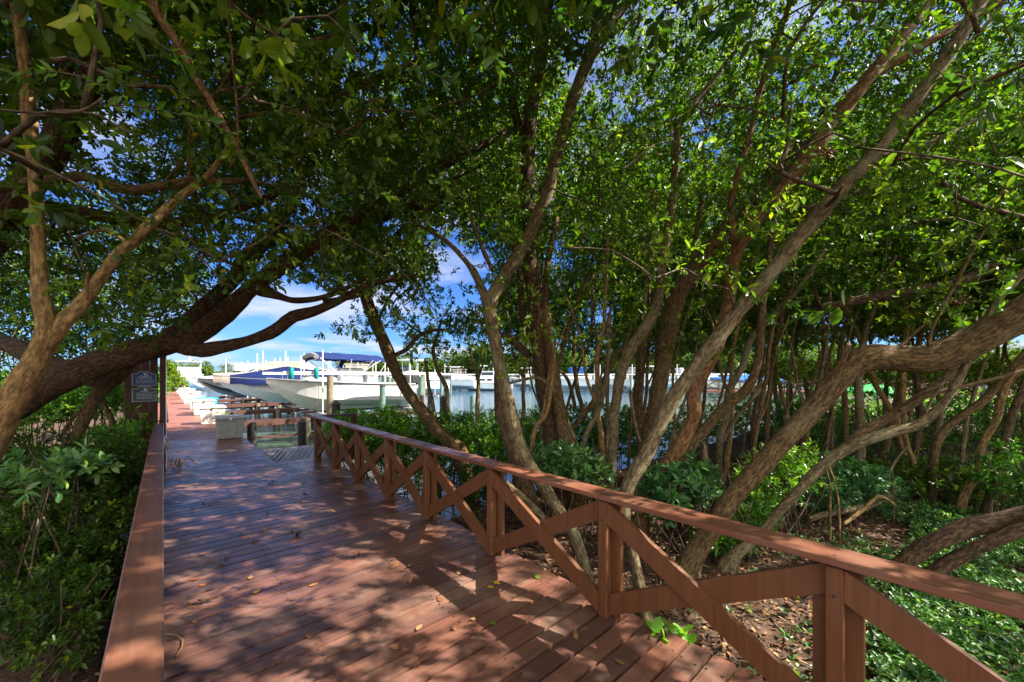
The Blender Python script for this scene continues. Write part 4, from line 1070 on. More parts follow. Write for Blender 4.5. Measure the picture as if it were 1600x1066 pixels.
slim = [
    ([(1342, 790, 8.0, 24), (1343, 740, 8.0, 20), (1345, 690, 8.0, 20), (1344, 643, 8.0, 19), (1342, 590, 8.0, 17), (1350, 530, 8.0, 14), (1370, 470, 8.0, 11), (1400, 400, 8.0, 9)], 'upright grey trunk under the bend of the broad leaning trunk'),
    ([(1366, 775, 8.6, 18), (1371, 752, 8.6, 17), (1384, 694, 8.6, 16), (1400, 640, 8.6, 15), (1412, 590, 8.6, 13), (1418, 530, 8.6, 12), (1430, 450, 8.6, 10)], 'slim trunk crossing behind the pale lichened trunk at its middle'),
    ([(1436, 770, 7.8, 14), (1427, 720, 7.8, 13), (1416, 690, 7.8, 12), (1412, 640, 7.8, 12), (1411, 570, 7.8, 12), (1416, 500, 7.8, 11), (1410, 430, 7.8, 9)], 'pale straight trunk in front of the small gap with the green cover'),
    ([(1424, 775, 8.2, 16), (1432, 700, 8.2, 15), (1439, 655, 8.2, 14), (1436, 620, 8.2, 14), (1430, 560, 8.2, 12), (1450, 480, 8.2, 10)], 'dark slim trunk with a sawn knot low on its side'),
    ([(1452, 785, 7.2, 18), (1456, 735, 7.2, 17), (1463, 684, 7.2, 16), (1474, 632, 7.2, 15), (1490, 590, 7.2, 13), (1500, 520, 7.2, 11)], 'brown trunk rising left of the crossing bough near the edge'),
    ([(1455, 770, 6.6, 20), (1462, 704, 6.6, 20), (1485, 663, 6.6, 20), (1536, 628, 6.5, 19), (1567, 591, 6.4, 17), (1600, 550, 6.3, 14), (1660, 480, 6.2, 11)], 'bough forking low and sloping to the right hand edge'),
    ([(1500, 800, 5.8, 22), (1510, 772, 5.8, 20), (1526, 740, 5.8, 19), (1536, 694, 5.8, 18), (1557, 655, 5.75, 18), (1568, 612, 5.7, 17), (1597, 570, 5.6, 16), (1650, 500, 5.5, 13)], 'crooked trunk with a burl, second from the right edge'),
    ([(1540, 810, 5.6, 24), (1549, 770, 5.6, 21), (1563, 715, 5.6, 20), (1580, 650, 5.55, 20), (1602, 598, 5.5, 18), (1640, 520, 5.4, 15)], 'sunlit edged trunk closest to the right edge'),
    ([(1492, 790, 7.6, 12), (1500, 745, 7.6, 12), (1506, 690, 7.6, 11), (1515, 640, 7.6, 10), (1540, 560, 7.6, 9)], 'thin stem between the crooked trunk and the low fork'),
    ([(1198, 690, 9.0, 13), (1199, 654, 9.0, 12), (1203, 600, 9.0, 12), (1212, 540, 9.0, 11), (1225, 480, 9.0, 10), (1230, 420, 9.0, 8)], 'thin straight trunk just right of the curved elbow trunk'),
    ([(1236, 690, 9.4, 9), (1228, 640, 9.4, 9), (1214, 585, 9.4, 9), (1206, 540, 9.4, 8), (1195, 480, 9.4, 6)], 'thin dark stem leaning left across the lattice pier'),
    ([(1248, 725, 7.6, 16), (1255, 690, 7.6, 15), (1265, 654, 7.6, 14), (1282, 620, 7.6, 13), (1290, 560, 7.6, 12), (1284, 500, 7.6, 10), (1270, 440, 7.6, 8)], 'short grey trunk emerging right below the broad leaning trunk'),
    ([(1299, 720, 9.5, 10), (1299, 670, 9.5, 10), (1300, 618, 9.5, 9), (1296, 560, 9.5, 8), (1310, 500, 9.5, 7)], 'thin pale stem first of three behind the broad leaning trunk'),
    ([(1323, 735, 9.0, 15), (1321, 673, 9.0, 14), (1319, 606, 9.0, 13), (1312, 550, 9.0, 11), (1330, 480, 9.0, 9)], 'dark upright stem before the left green cover'),
    ([(1402, 660, 9.2, 13), (1388, 635, 9.2, 13), (1364, 590, 9.2, 12), (1350, 545, 9.2, 10), (1320, 480, 9.2, 8)], 'dark stem leaning left over the green covered boat'),
    ([(1180, 720, 8.4, 12), (1176, 680, 8.4, 11), (1180, 640, 8.4, 10), (1192, 560, 8.4, 9), (1180, 470, 8.4, 8)], 'thin dark trunk behind the elbow of the curved trunk'),
    ([(1382, 782, 6.2, 7), (1388, 755, 6.2, 7), (1395, 728, 6.2, 7), (1419, 694, 6.2, 5)], 'pale curved stick poking up from the litter'),
    ([(1296, 850, 4.9, 6), (1297, 800, 4.9, 6), (1297, 760, 4.9, 5), (1290, 735, 4.9, 4)], 'thin grey sapling stem just behind the top rail'),
    ([(1312, 848, 4.9, 5), (1310, 790, 4.9, 5), (1305, 755, 4.9, 4), (1296, 730, 4.9, 3)], 'thin brown sapling stem leaning on the grey one'),
    ([(1068, 860, 5.0, 34), (1080, 815, 5.0, 32), (1092, 780, 5.05, 24), (1100, 740, 5.1, 18), (1096, 690, 5.2, 12)], 'stout dark stump like trunk tucked behind the broad leaning trunk'),
]
for i, (pts, lab) in enumerate(slim):
    tree(lab, ['bark_grey', 'bark_brown', 'bark_tan', 'bark_dark'][i % 4] if i != 2 else 'bark_tan', 'leaf_bright', [pts], group=GS, crown=pts[-1][1] < 600)
# horizontal boughs that only show in the canopy, to carry the leaves (upper right)
tree('dark level bough in the upper right canopy above the broad trunk', 'bark_dark', 'leaf_bright', [
    [(1250, 330, 5.2, 14), (1340, 300, 5.2, 16), (1400, 250, 5.2, 14), (1450, 262, 5.2, 13), (1500, 310, 5.3, 13), (1560, 330, 5.4, 12), (1640, 350, 5.5, 12)],
    [(1280, 480, 6.5, 12), (1340, 470, 6.5, 18), (1420, 455, 6.6, 20), (1500, 440, 6.7, 20), (1600, 395, 6.8, 20), (1720, 340, 7, 18)],
    [(1180, 320, 6, 10), (1235, 250, 6, 10), (1280, 190, 6, 9), (1300, 130, 6, 9), (1345, 30, 6, 8)],
], ground=False, name='bough', cat='branch')
# fallen timber on the ground
def log(lab, L, bk, knob=.15):
    tm = TreeMesh(); pts = []
    for x, y, d, w in L: pts.append((P(x, y, d), w * d / FPX / 2))
    tm.limb(pts, step=.06, seed=random.random() * 9, knob=knob)
    o = tm.build('fallen_log', M[bk], None); tag(o, lab, 'log', 'fallen wood under the trees'); return o
log('sawn log propped behind the second rail bay, pale cut end up', [(788, 757, 4.3, 14), (812, 776, 4.25, 14), (835, 797, 4.2, 13), (850, 812, 4.15, 12), (862, 838, 4.1, 10)], 'bark_grey')
log('long dead branch lying on the brown litter behind the top rail', [(1262, 812, 5.4, 9), (1310, 798, 5.5, 10), (1352, 790, 5.6, 11), (1392, 772, 5.8, 10), (1410, 766, 6, 6)], 'bark_grey')
log('thin forked dead stick lying across the long dead branch', [(1318, 820, 5.2, 5), (1345, 800, 5.3, 6), (1372, 776, 5.4, 5), (1400, 790, 5.4, 3)], 'bark_tan')
log('dark rotten log half buried near the slim trunks', [(1440, 765, 7, 14), (1500, 760, 7, 14), (1560, 772, 6.8, 12)], 'bark_dark')
random.seed(21)
for i in range(16):
    px0 = random.uniform(1190, 1700); d = random.uniform(10, 16); yb = HOR + (EYE + .45) * FPX / d; lean = random.uniform(-60, 70); w = random.uniform(9, 15) * 9 / d + 3
    L = [(px0, yb, d, w)]
    for k in range(1, 6): L.append((px0 + lean * (k / 5) ** 1.3 + random.uniform(-8, 8), yb - k * random.uniform(45, 62), d, w * (1 - .12 * k)))
    tree('dim thin trunk far back in the shadowed grove', ['bark_grey', 'bark_brown'][i % 2], 'leaf', [L], group='dim trunks deep in the grove', crown=(i % 3 == 0))

random.seed(5)
GT = 'slim tan grey stems of the middle thicket'
for i in range(20):
    px0 = 800 + 25 * i + random.uniform(-9, 9); d = random.uniform(5.6, 10.5)
    if px0 > 1010 and d < 6.4: d += 1.2
    yb = HOR + (EYE + (.5 if d < 8 else .95)) * FPX / d; lean = random.uniform(-10, 55) + (px0 - 800) * .11; w = random.uniform(6, 12) * 7 / d + 1.5
    n = random.choice((5, 6, 7)); L = [(px0, yb, d, w)]; bow = random.uniform(-9, 9)
    for k in range(1, n + 1): L.append((px0 + lean * (k / n) ** 1.25 * n / 5 + bow * math.sin(k * 1.3) + random.uniform(-2.5, 2.5), yb - k * random.uniform(55, 72), d * (1 - .012 * k), w * (1 - .10 * k)))
    limbs = [L]
    j = random.choice((2, 3)); q = L[j]; sg = random.choice((-1, 1))
    limbs.append([(q[0], q[1], q[2], q[3] * .7), (q[0] + sg * 16, q[1] - 40, q[2], q[3] * .6), (q[0] + sg * 26, q[1] - 105, q[2], q[3] * .45), (q[0] + sg * 50, q[1] - 170, q[2], q[3] * .25)])
    tree('slim tan grey stem among the thicket behind the crossed railing', ['bark_grey', 'bark_tan', 'bark_grey', 'bark_brown'][i % 4], 'leaf_bright' if i % 2 else 'leaf', limbs, group=GT)
# ================================================================== FOLIAGE
def unit(a): return a / np.maximum(np.linalg.norm(a, axis=-1, keepdims=True), 1e-9)
def leaf_mesh(name, C, D, N, L, W, tint, curl=.10, hi=False):
    n = len(C); S = np.cross(D, N); L = L[:, None]; W = W[:, None]
    if hi:
        st = [(.12, .34, .03), (.35, .50, .07), (.62, .46, .07), (.85, .24, .03)]
    else:
        st = [(.20, .36, .07), (.50, .50, .11), (.80, .33, .08)]
    k = len(st)
    mid = [C] ; vs = [C]
    left = [C + D * L * t + S * W * s + N * W * h for t, s, h in st]
    right = [C + D * L * t - S * W * s + N * W * h for t, s, h in st]
    tip = C + D * L - N * L * curl
    if hi:
        mids = [C + D * L * t - N * L * curl * t * t for t, _, _ in st]
        V = np.stack([C] + left + right + mids + [tip], 1); nv = V.shape[1]
        l = [1 + i for i in range(k)]; r = [1 + k + i for i in range(k)]; m = [1 + 2 * k + i for i in range(k)]; T = nv - 1
        quads = []
        for i in range(k - 1): quads += [(m[i], m[i + 1], l[i + 1], l[i]), (m[i], r[i], r[i + 1], m[i + 1])]
        tris = [(0, m[0], l[0]), (0, r[0], m[0]), (T, l[-1], m[-1]), (T, m[-1], r[-1])]
        fl = [list(q) for q in quads] + [list(q) for q in tris]
    else:
        V = np.stack([C] + left + right + [tip], 1); nv = 8
        fl = [[0, 7, 3, 2, 1], [0, 4, 5, 6, 7]]
    flat = np.concatenate([np.array(f) for f in fl]); cnt = np.array([len(f) for f in fl])
    idx = (np.arange(n)[:, None] * nv + flat[None, :]).ravel().astype(np.int32)
    tot = np.tile(cnt, n).astype(np.int32); start = np.concatenate([[0], np.cumsum(tot)[:-1]]).astype(np.int32)
    me = bpy.data.meshes.new(name)
    me.vertices.add(n * nv); me.vertices.foreach_set('co', np.ascontiguousarray(V, np.float32).ravel())
    me.loops.add(len(idx)); me.loops.foreach_set('vertex_index', idx)
    me.polygons.add(len(tot)); me.polygons.foreach_set('loop_start', start); me.polygons.foreach_set('loop_total', tot)
    me.update(calc_edges=True)
    a = me.attributes.new('tint', 'FLOAT', 'POINT'); a.data.foreach_set('value', np.repeat(tint, nv).astype(np.float32))
    return me
def sprays(C, A, n, tw, L0, W0, tint0, jl=.25, spread=(.6, 1.35), up=.7):
    """n leaves around each twig. C: twig base, A: twig axis, tw: twig length (arrays)"""
    m = len(C)
    ref = np.where(np.abs(A[:, 2:3]) < .9, np.array([[0, 0, 1.]]), np.array([[1., 0, 0]]))
    U = unit(np.cross(A, ref)); Vv = np.cross(A, U)
    k = np.arange(n)[None, :]
    ph = k * 2.39996 + rng.uniform(0, 6.28, (m, 1)) + rng.normal(0, .3, (m, n))
    th = spread[0] + (spread[1] - spread[0]) * (1 - k / max(1, n - 1)) + rng.normal(0, .22, (m, n))
    D = np.cos(th)[..., None] * A[:, None] + np.sin(th)[..., None] * (np.cos(ph)[..., None] * U[:, None] + np.sin(ph)[..., None] * Vv[:, None])
    D[..., 2] -= .12
    D = unit(D)
    B = C[:, None] + A[:, None] * (tw[:, None] * (.25 + .75 * k / max(1, n - 1)))[..., None]
    Nr = A[:, None] * .5 + np.array([0, 0, up]) + rng.normal(0, .45, (m, n, 3))
    N = unit(Nr - D * (Nr * D).sum(-1, keepdims=True))
    L = L0[:, None] * rng.uniform(1 - jl, 1 + jl, (m, n)); W = W0[:, None] * rng.uniform(.85, 1.15, (m, n)) * (L / L0[:, None])
    t = np.clip(tint0[:, None] + rng.normal(0, .13, (m, n)), 0, .97)
    t = np.where(rng.random((m, n)) < .012, 1.0, t)
    f = lambda a: a.reshape(-1, a.shape[-1]) if a.ndim == 3 else a.ravel()
    return f(B), f(D), f(N), f(L), f(W), f(t)
# ---- canopy clusters
def lower_edge(px):
    return np.interp(px, [-900, 0, 180, 300, 330, 480, 520, 560, 640, 700, 760, 900, 1100, 1250, 1400, 1600, 2600],
                         [640, 570, 540, 500, 470, 462, 535, 525, 560, 588, 590, 556, 545, 535, 520, 500, 470])
WINDOWS = [(725, 430, 55, 62, .10), (700, 380, 40, 50, .3), (900, 110, 30, 62, .12), (968, 165, 26, 52, .35), (905, 60, 40, 25, .2), (1085, 222, 22, 30, .3), (660, 470, 40, 40, .35), (610, 360, 26, 28, .4), (1195, 20, 26, 20, .3), (1290, 30, 30, 30, .4),
           (865, 380, 14, 45, .3), (985, 40, 20, 25, .4), (200, 195, 38, 24, .45), (225, 240, 45, 22, .5), (378, 20, 26, 22, .3), (130, 320, 40, 12, .5), (1530, 260, 45, 22, .5), (850, 410, 12, 30, .3), (1300, 490, 60, 24, .4), (1170, 430, 25, 22, .5), (780, 380, 18, 40, .4),
           (440, 480, 125, 44, 0.0), (560, 490, 50, 30, .45), (600, 545, 35, 25, .15), (535, 545, 40, 25, 0)]
def keep_prob(W):
    px, py, d = proj(W)
    p = np.ones(len(W))
    inview = (d > .3)
    p[inview & (py > lower_edge(px))] = 0
    for cx, cy, rx, ry, q in WINDOWS:
        g = ((px - cx) / rx) ** 2 + ((py - cy) / ry) ** 2
        p = np.where(inview & (g < 1), p * q, p)
    # outside the picture only enough to shade it
    out = (px < -250) | (px > 1900) | (py < -350) | (d < 1.2)
    p = np.where(out, p * .2, p)
    p = np.where((px < -900) | (d < -1.5) , 0, p)
    # the roof is thinner where the sun comes through onto the boards, the hedge and the leaning trunks
    gx = W[:, 0] - (W[:, 2] - .2) * .68 / .9; gy = W[:, 1] + (W[:, 2] - .2) * .733 / .9
    p = np.where((gx > -.8) & (gx < 2.8) & (gy > -1) & (gy < 8.5), p * np.where((gx > 1.1) & (gy < 4.5), .5, SUNP), p)
    p = np.where((gx > 2.8) & (gx < 8) & (gy > 6) & (gy < 10.5), p * .3, p)
    p = np.where((gx > 2.8) & (gx < 9) & (gy > -4) & (gy < 5), p * .36, p)
    return p
def sample_clusters(n):
    out = []; tot = 0
    while tot < n:
        W = np.stack([rng.uniform(-8, 26, 20000), rng.uniform(-9, 12.5, 20000), rng.uniform(2.2, 8.6, 20000)], 1)
        px, py, d = proj(W)
        p = keep_prob(W)
        # open over the boardwalk near the eye and along its axis; grove edge beyond
        p *= np.where(np.linalg.norm(W - np.array([0, 0, EYE]), axis=1) < 2.6, 0, 1)
        edge = np.where(W[:, 0] > 3.5, 11.6, 9.2) + .9 * np.sin(W[:, 0] * .7)
        p *= np.where(W[:, 1] > edge, 0, 1)
        p *= np.where((W[:, 0] > 3) & (d > 9.5), .8, 1)
        p *= np.where((d > 1) & (px > -200) & (px < 830) & (py > -200), 1.05, 1.0)
        p *= np.where((d > 4) & (px > 860) & (px < 1750) & (py < 330) & (py > -250), 1.2, 1.0)
        p *= np.where((d > 1) & (px > 830) & (px < 1330) & (py > 330) & (py < 600), .6, 1.0)
        # clumping
        cl = np.array([noise.noise(Vector((a * .55, b * .55, c * .7))) for a, b, c in W])
        p *= np.clip(.62 + 1.7 * cl, .04, 1)
        # leaves thicken towards the roof of the grove
        p *= np.clip((W[:, 2] - 1.9) / 2.0, .35, 1)
        k = rng.random(len(W)) < p * .8
        out.append(W[k]); tot += int(k.sum())
    return np.concatenate(out)[:n]
CL = sample_clusters(NCL)
# trees: nearest branch point
pts_all = []; own = []
for ti, T in enumerate(TREES):
    if not T['crown']: continue
    zs = [q for q in T['tm'].samples if q.z > 2.2]
    for q in zs[::2]: pts_all.append(q); own.append(ti)
kd = KDTree(len(pts_all))
for i, q in enumerate(pts_all): kd.insert(q, i)
kd.balance()
con = {}
# branching network: each clump of leaves hangs on the nearest bough or on a clump joined before it
BP = np.array([list(q) for q in pts_all]); nb = len(BP)
d0 = np.array([kd.find(Vector(c))[2] for c in CL]); order = np.argsort(d0)
nodes = np.concatenate([BP, np.zeros((len(CL), 3))]); nown = np.concatenate([np.array(own), np.zeros(len(CL), int)])
cown = np.zeros(len(CL), int); par = np.full(len(CL), -1); pos = np.zeros((len(CL), 3)); ndesc = np.ones(len(CL)); at = nb; slot = {}
for i in order:
    v = nodes[:at] - CL[i]; q = (v * v).sum(1); q[nb:] *= 1.25
    j = int(q.argmin()); cown[i] = nown[j]; pos[i] = nodes[j]
    if j >= nb: par[i] = slot[j]
    nodes[at] = CL[i]; nown[at] = cown[i]; slot[at] = i; at += 1
for i in order[::-1]:
    if par[i] >= 0: ndesc[par[i]] += ndesc[i]
for i in order: con.setdefault(int(cown[i]), []).append((int(i), Vector(pos[i])))
px, py, dC = proj(CL)
inframe = (px > -120) & (px < 1720) & (py > -120) & (py < 700) & (dC > 1)
NS = np.where(inframe, 15, 15)                       # sprays per cluster
rep = np.repeat(np.arange(len(CL)), NS)
far = np.clip((dC - 3.5) / 6, 0, 1)
sig = np.where(inframe, .30, .42)[rep][:, None]
off = rng.normal(0, 1, (len(rep), 3)) * sig * np.array([1, 1, .7])
SCn = CL[rep] + off
ps, pys, ds = proj(SCn)
ok = ~((ds > .3) & (pys > lower_edge(ps) + 14))
for cx, cy, rx, ry, q in WINDOWS:
    g = ((ps - cx) / rx) ** 2 + ((pys - cy) / ry) ** 2
    ok &= ~((g < .8) & (rng.random(len(ps)) > np.sqrt(q)) & (ds > .3))
ok &= np.linalg.norm(SCn - np.array([0, 0, EYE]), axis=1) > 2.35
ok &= ~((ds > .3) & (ds < 3.5) & (pys > -60) & (rng.random(len(ps)) < np.where(ps > 1100, .82, .45)))
rep, SCn = rep[ok], SCn[ok]
Ax = unit(unit(off[ok]) * .8 + rng.normal(0, .45, (len(rep), 3)) + np.array([0, 0, .12]))
ct = np.clip(.42 + .22 * rng.normal(0, 1, len(CL)), .05, .9)
fr = far[rep]; base_t = ct[rep]
L0 = np.where(inframe[rep], .056 + .026 * fr + .04 * np.clip((dC[rep] - 10) / 8, 0, 1), .11) * rng.uniform(.85, 1.2, len(rep)); W0 = L0 * np.where(inframe[rep], .46, .5)
tw = np.where(inframe[rep], .16, .22) * rng.uniform(.8, 1.3, len(rep))
NL = 9
fo = cown[rep]
for ti, T in enumerate(TREES):
    if not T['crown']: continue
    k = fo == ti
    T['twigs'] = T['tm']; T['tm'].split = len(T['tm'].f)
    if ti in con:
        for i, q in con[ti]:
            c = Vector(CL[i]); v = c - q; Ld = v.length
            if Ld < .08 or Ld > 3.0: continue
            midp = q + v * .5 + Vector((random.uniform(-.14, .14), random.uniform(-.14, .14), random.uniform(-.05, .16))) * Ld
            r0 = min(.03, .0045 * math.sqrt(ndesc[i]) + .0015)
            path = [(q, r0), (midp, r0 * .88), (c, r0 * .75), (c + v.normalized() * .12 + Vector((0, 0, .03)), r0 * .3)]
            T['twigs'].limb(path, step=.16 if Ld > .5 else .1, sides=5 if r0 > .009 else 4, seed=i * .31, sample=False, wob=.02, knob=.05)
    if k.sum():
        T['cm'] = leaf_mesh('crown', *sprays(SCn[k], Ax[k], NL, tw[k], L0[k], W0[k], base_t[k]))
# finish the tree objects
def local(me, foot):
    n = len(me.vertices); co = np.empty(n * 3, np.float32); me.vertices.foreach_get('co', co)
    co = co.reshape(-1, 3) - np.array(foot, np.float32); me.vertices.foreach_set('co', co.ravel()); me.update()
for T in TREES:
    o = T['tm'].build('trunk', M[T['bark']], T['root']); local(o.data, T['foot'])
    if T['crown']:
        if 'cm' in T:
            local(T['cm'], T['foot']); link('crown', T['cm'], T['root'], [M[T['leaf']]])
# ---- big near leaves: single leafy shoots hanging close to the eye
def shoot(lab, path, nl, L, mat_, tint=.7, w=.38, name='leafy_shoot'):
    """path: (px,py,d) list of a thin twig; leaves in whorls along it"""
    pts = [P(*q) for q in path]; root = empty(name, pts[0]); tag(root, lab, 'leafy twig')
    tm = TreeMesh(); tm.limb([(p, .0035 - .0015 * i / len(pts)) for i, p in enumerate(pts)], step=.03, sides=5, seed=random.random() * 20, wob=.004, knob=.05, sample=False)
    o = tm.build('stem', M['twig'], root); local(o.data, pts[0])
    C, A = [], []
    dense = catmull([(p, 0) for p in pts], .05)
    for i in range(nl):
        t = .15 + .85 * i / max(1, nl - 1); j = min(len(dense) - 2, int(t * (len(dense) - 1)))
        C.append(dense[j][0]); A.append((dense[j + 1][0] - dense[j][0]).normalized())
    C, A = np.array(C), np.array(A)
    data = sprays(C, A, 5, np.full(nl, .05), np.full(nl, L), np.full(nl, L * w), np.full(nl, tint), spread=(.5, 1.2), up=.3)
    me = leaf_mesh('leaves', *data, hi=True); local(me, pts[0]); link('leaves', me, root, [M[mat_]])
shoot('leafy twig with olive leaves high at the upper left', [(120, -60, 1.75), (165, -10, 1.7), (200, 25, 1.7), (240, 62, 1.7), (275, 85, 1.75)], 3, .06, 'leaf_big', .85)
shoot('leafy shoot lying across the top of the tan forked trunk', [(165, 135, 1.75), (120, 118, 1.7), (70, 112, 1.65), (30, 118, 1.6)], 3, .052, 'leaf_big', .85)
shoot('row of olive leaves hanging between trunk and broken stick', [(150, 165, 2.0), (200, 165, 2.0), (260, 175, 2.0), (330, 190, 2.0), (352, 210, 2.0)], 6, .065, 'leaf_big', .8)
shoot('dark glossy rosette hanging left of the arch', [(190, 395, 2.7), (215, 420, 2.7), (225, 440, 2.7)], 3, .09, 'leaf_dark', .75)
shoot('dark glossy rosette beside the tan fork', [(120, 480, 3.0), (150, 500, 3.0), (165, 530, 3.0)], 4, .1, 'leaf_dark', .7)
shoot('bright green shoot hanging at the top centre', [(700, 5, 2.2), (730, 45, 2.2), (770, 85, 2.2), (785, 120, 2.2)], 7, .08, 'leaf_big', .75)
shoot('olive shoot hanging left of the top centre', [(600, 60, 2.2), (630, 92, 2.2), (670, 110, 2.2), (710, 130, 2.2)], 6, .08, 'leaf_big', .5)
shoot('leafy shoot between the tall dark trunk and mossy trunk top', [(860, 15, 2.3), (890, 25, 2.3), (915, 22, 2.3)], 3, .075, 'leaf_big', .6)
shoot('bright whorl of leaves right of the mossy trunk top', [(1000, 60, 2.3), (985, 85, 2.3), (968, 100, 2.3)], 4, .075, 'leaf_big', .8)
shoot('bright tuft of leaves on the tall dark trunk', [(825, 240, 3.2), (812, 255, 3.2), (806, 268, 3.2)], 3, .07, 'leaf_big', .95)
shoot('large dark leaves at the upper middle right', [(1180, 20, 2.1), (1140, 40, 2.1), (1110, 50, 2.1)], 4, .1, 'leaf_big', .3)
shoot('large leaves in front of the reddish fork', [(1170, 60, 2.2), (1195, 90, 2.2), (1225, 85, 2.2)], 4, .085, 'leaf_big', .4)
shoot('bright leaves hung on a twig by the reddish trunk', [(1250, 100, 2.5), (1275, 140, 2.5), (1288, 165, 2.5), (1292, 190, 2.5)], 4, .07, 'leaf_big', .85)
shoot('arched twig with few leaves across the light diagonal trunk', [(1330, 60, 2.2), (1375, 38, 2.2), (1415, 60, 2.2), (1440, 90, 2.2), (1480, 120, 2.2), (1525, 130, 2.2)], 4, .07, 'leaf_big', .6)
shoot('bright leaves at the upper right corner', [(1560, 20, 2.1), (1580, 60, 2.1), (1592, 110, 2.1), (1590, 170, 2.1), (1600, 200, 2.1)], 3, .06, 'leaf_big', .85)
shoot('single lit leaf pair hanging below the light diagonal trunk', [(1400, 180, 2.4), (1415, 205, 2.4), (1422, 225, 2.4)], 2, .075, 'leaf_big', .9)
shoot('fresh green sprig growing on the broad level trunk', [(1560, 492, 3.5), (1562, 465, 3.5), (1575, 440, 3.5)], 5, .095, 'leaf_big', .8)
# a few withered leaf tufts
def dry_tuft(lab, px, py, d, n, L):
    c = np.array(P(px, py, d)); C = np.repeat(c[None], n, 0) + rng.normal(0, .03, (n, 3)); A = unit(np.stack([rng.normal(0, .4, n), rng.normal(0, .4, n), -np.ones(n)], 1))
    root = empty('withered_tuft', c); tag(root, lab, 'dead leaves')
    me = leaf_mesh('leaves', *sprays(C, A, 4, np.full(n, .04), np.full(n, L), np.full(n, L * .35), rng.uniform(.3, .7, n), up=.1)); local(me, c); link('leaves', me, root, [M['litter']])
    tm = TreeMesh(); v = Vector(c); tm.limb([(v + Vector((.03, 0, .14)), .003), (v + Vector((.01, .01, .05)), .003), (v, .002)], step=.04, sides=5, sample=False); o = tm.build('stem', M['twig'], root); local(o.data, c)
dry_tuft('withered brown leaf tuft caught on the reddish trunk', 1290, 235, 4.3, 7, .08)
dry_tuft('rust coloured dead sprig above the level bend', 1500, 465, 4.2, 14, .05)
dry_tuft('small withered tuft beside the grey elbow tree', 1022, 308, 4.6, 4, .06)
# ---- shrubs
def shrub(lab, blobs, mat_, L, w=.42, nl=8, tint=.5, name='shrub', cat='shrub', stems=6, tw=.12, hi=False, ground=None):
    """blobs: (px, py, d, rx, ry (px), n sprays)"""
    Cs, As, cs = [], [], []
    for px, py, d, rx, ry, n in blobs:
        c = np.array(P(px, py, d)); a, b = rx * d / FPX, ry * d / FPX
        o = unit(rng.normal(0, 1, (n, 3))) * (rng.random((n, 1)) ** .45)
        o = o * np.array([a, a, b])
        Cs.append(c + o); As.append(unit(unit(o / np.array([a, a, b])) * .7 + np.array([0, 0, .55]) + rng.normal(0, .35, (n, 3)))); cs.append(c)
    C = np.concatenate(Cs); A = np.concatenate(As)
    # keep off the deck
    k = ~((C[:, 0] > -.3) & (C[:, 0] < 2.66) & (C[:, 1] < 9.3) & (C[:, 2] > -.3) & (C[:, 2] < 1.4)) & (C[:, 2] > -1.05)
    C, A = C[k], A[k]
    foot = Vector(cs[0]); foot.z = gz(foot.x, foot.y)
    root = empty(name, foot); tag(root, lab, cat)
    n = len(C); tt = np.clip(tint + rng.normal(0, .16, n), 0, .95)
    me = leaf_mesh('foliage', *sprays(C, A, nl, np.full(n, tw), np.full(n, L) * rng.uniform(.8, 1.2, n), np.full(n, L * w), tt), hi=hi)
    local(me, foot); link('foliage', me, root, [M[mat_]])
    tm = TreeMesh()
    for c in cs:
        for s in range(stems):
            b = Vector(c) + Vector((random.uniform(-.35, .35), random.uniform(-.3, .3), 0)); g = Vector((b.x, b.y, (gz(b.x, b.y) if b.y < 8.6 else -1.4) - .1))
            if -.5 < g.x < 2.75 and g.y < 64 and not (g.x > 1.85 and g.y > 9.4): continue
            t = Vector(C[random.randrange(len(C))]) if random.random() < .2 else Vector(c) + Vector((random.uniform(-.5, .5), random.uniform(-.4, .4), random.uniform(0, .4)))
            m = (g + t) / 2 + Vector((random.uniform(-.12, .12), random.uniform(-.12, .12), 0))
            tm.limb([(g, .014), (m, .011), (t, .004)], step=.12, sides=5, seed=random.random() * 30, sample=False)
    o = tm.build('stems', M['twig'], root); local(o.data, foot)
    return root
shrub('dense mangrove hedge along the water, in front of the bimini boat and slim trunks', [(548, 680, 9.6, 38, 36, 420), (600, 680, 9.2, 42, 40, 520), (655, 686, 9.0, 42, 44, 520), (705, 690, 8.9, 40, 44, 500), (755, 688, 9.1, 44, 44, 500), (800, 690, 9.4, 42, 44, 420)],
      'leaf_hedge', .085, tint=.72, name='hedge', cat='hedge', stems=9)
shrub('mangrove hedge by the water behind the twin and diagonal trunks', [(850, 685, 9.9, 46, 46, 420), (905, 680, 10.4, 46, 46, 420), (960, 680, 11, 46, 46, 420), (1010, 672, 12, 44, 40, 380), (1070, 668, 13, 46, 34, 260), (1130, 660, 13.5, 46, 34, 240), (1180, 655, 14, 40, 30, 200), (1240, 655, 14, 40, 30, 180)],
      'leaf_hedge', .095, tint=.5, name='hedge', cat='hedge', stems=7)
shrub('dark waterside bush under the hedge, seen through the far railing bays', [(600, 735, 8.6, 50, 22, 90), (660, 745, 8.2, 45, 26, 90), (745, 760, 7.2, 40, 30, 110)], 'leaf_dark', .085, tint=.3, stems=8)
shrub('light green bushy plant just over the rail before the twin trunks', [(868, 722, 5.4, 34, 26, 110), (905, 728, 5.3, 30, 24, 90), (930, 745, 5.2, 22, 20, 50)], 'leaf_blue', .085, w=.45, tint=.72, stems=5)
shrub('waxy grey green plant between the wavy and broad trunks', [(1060, 765, 4.7, 34, 28, 80), (1085, 752, 4.8, 26, 24, 50), (1035, 790, 4.6, 22, 20, 30), (1020, 760, 4.9, 18, 22, 30)], 'leaf_blue', .095, w=.42, tint=.45, stems=4, hi=True)
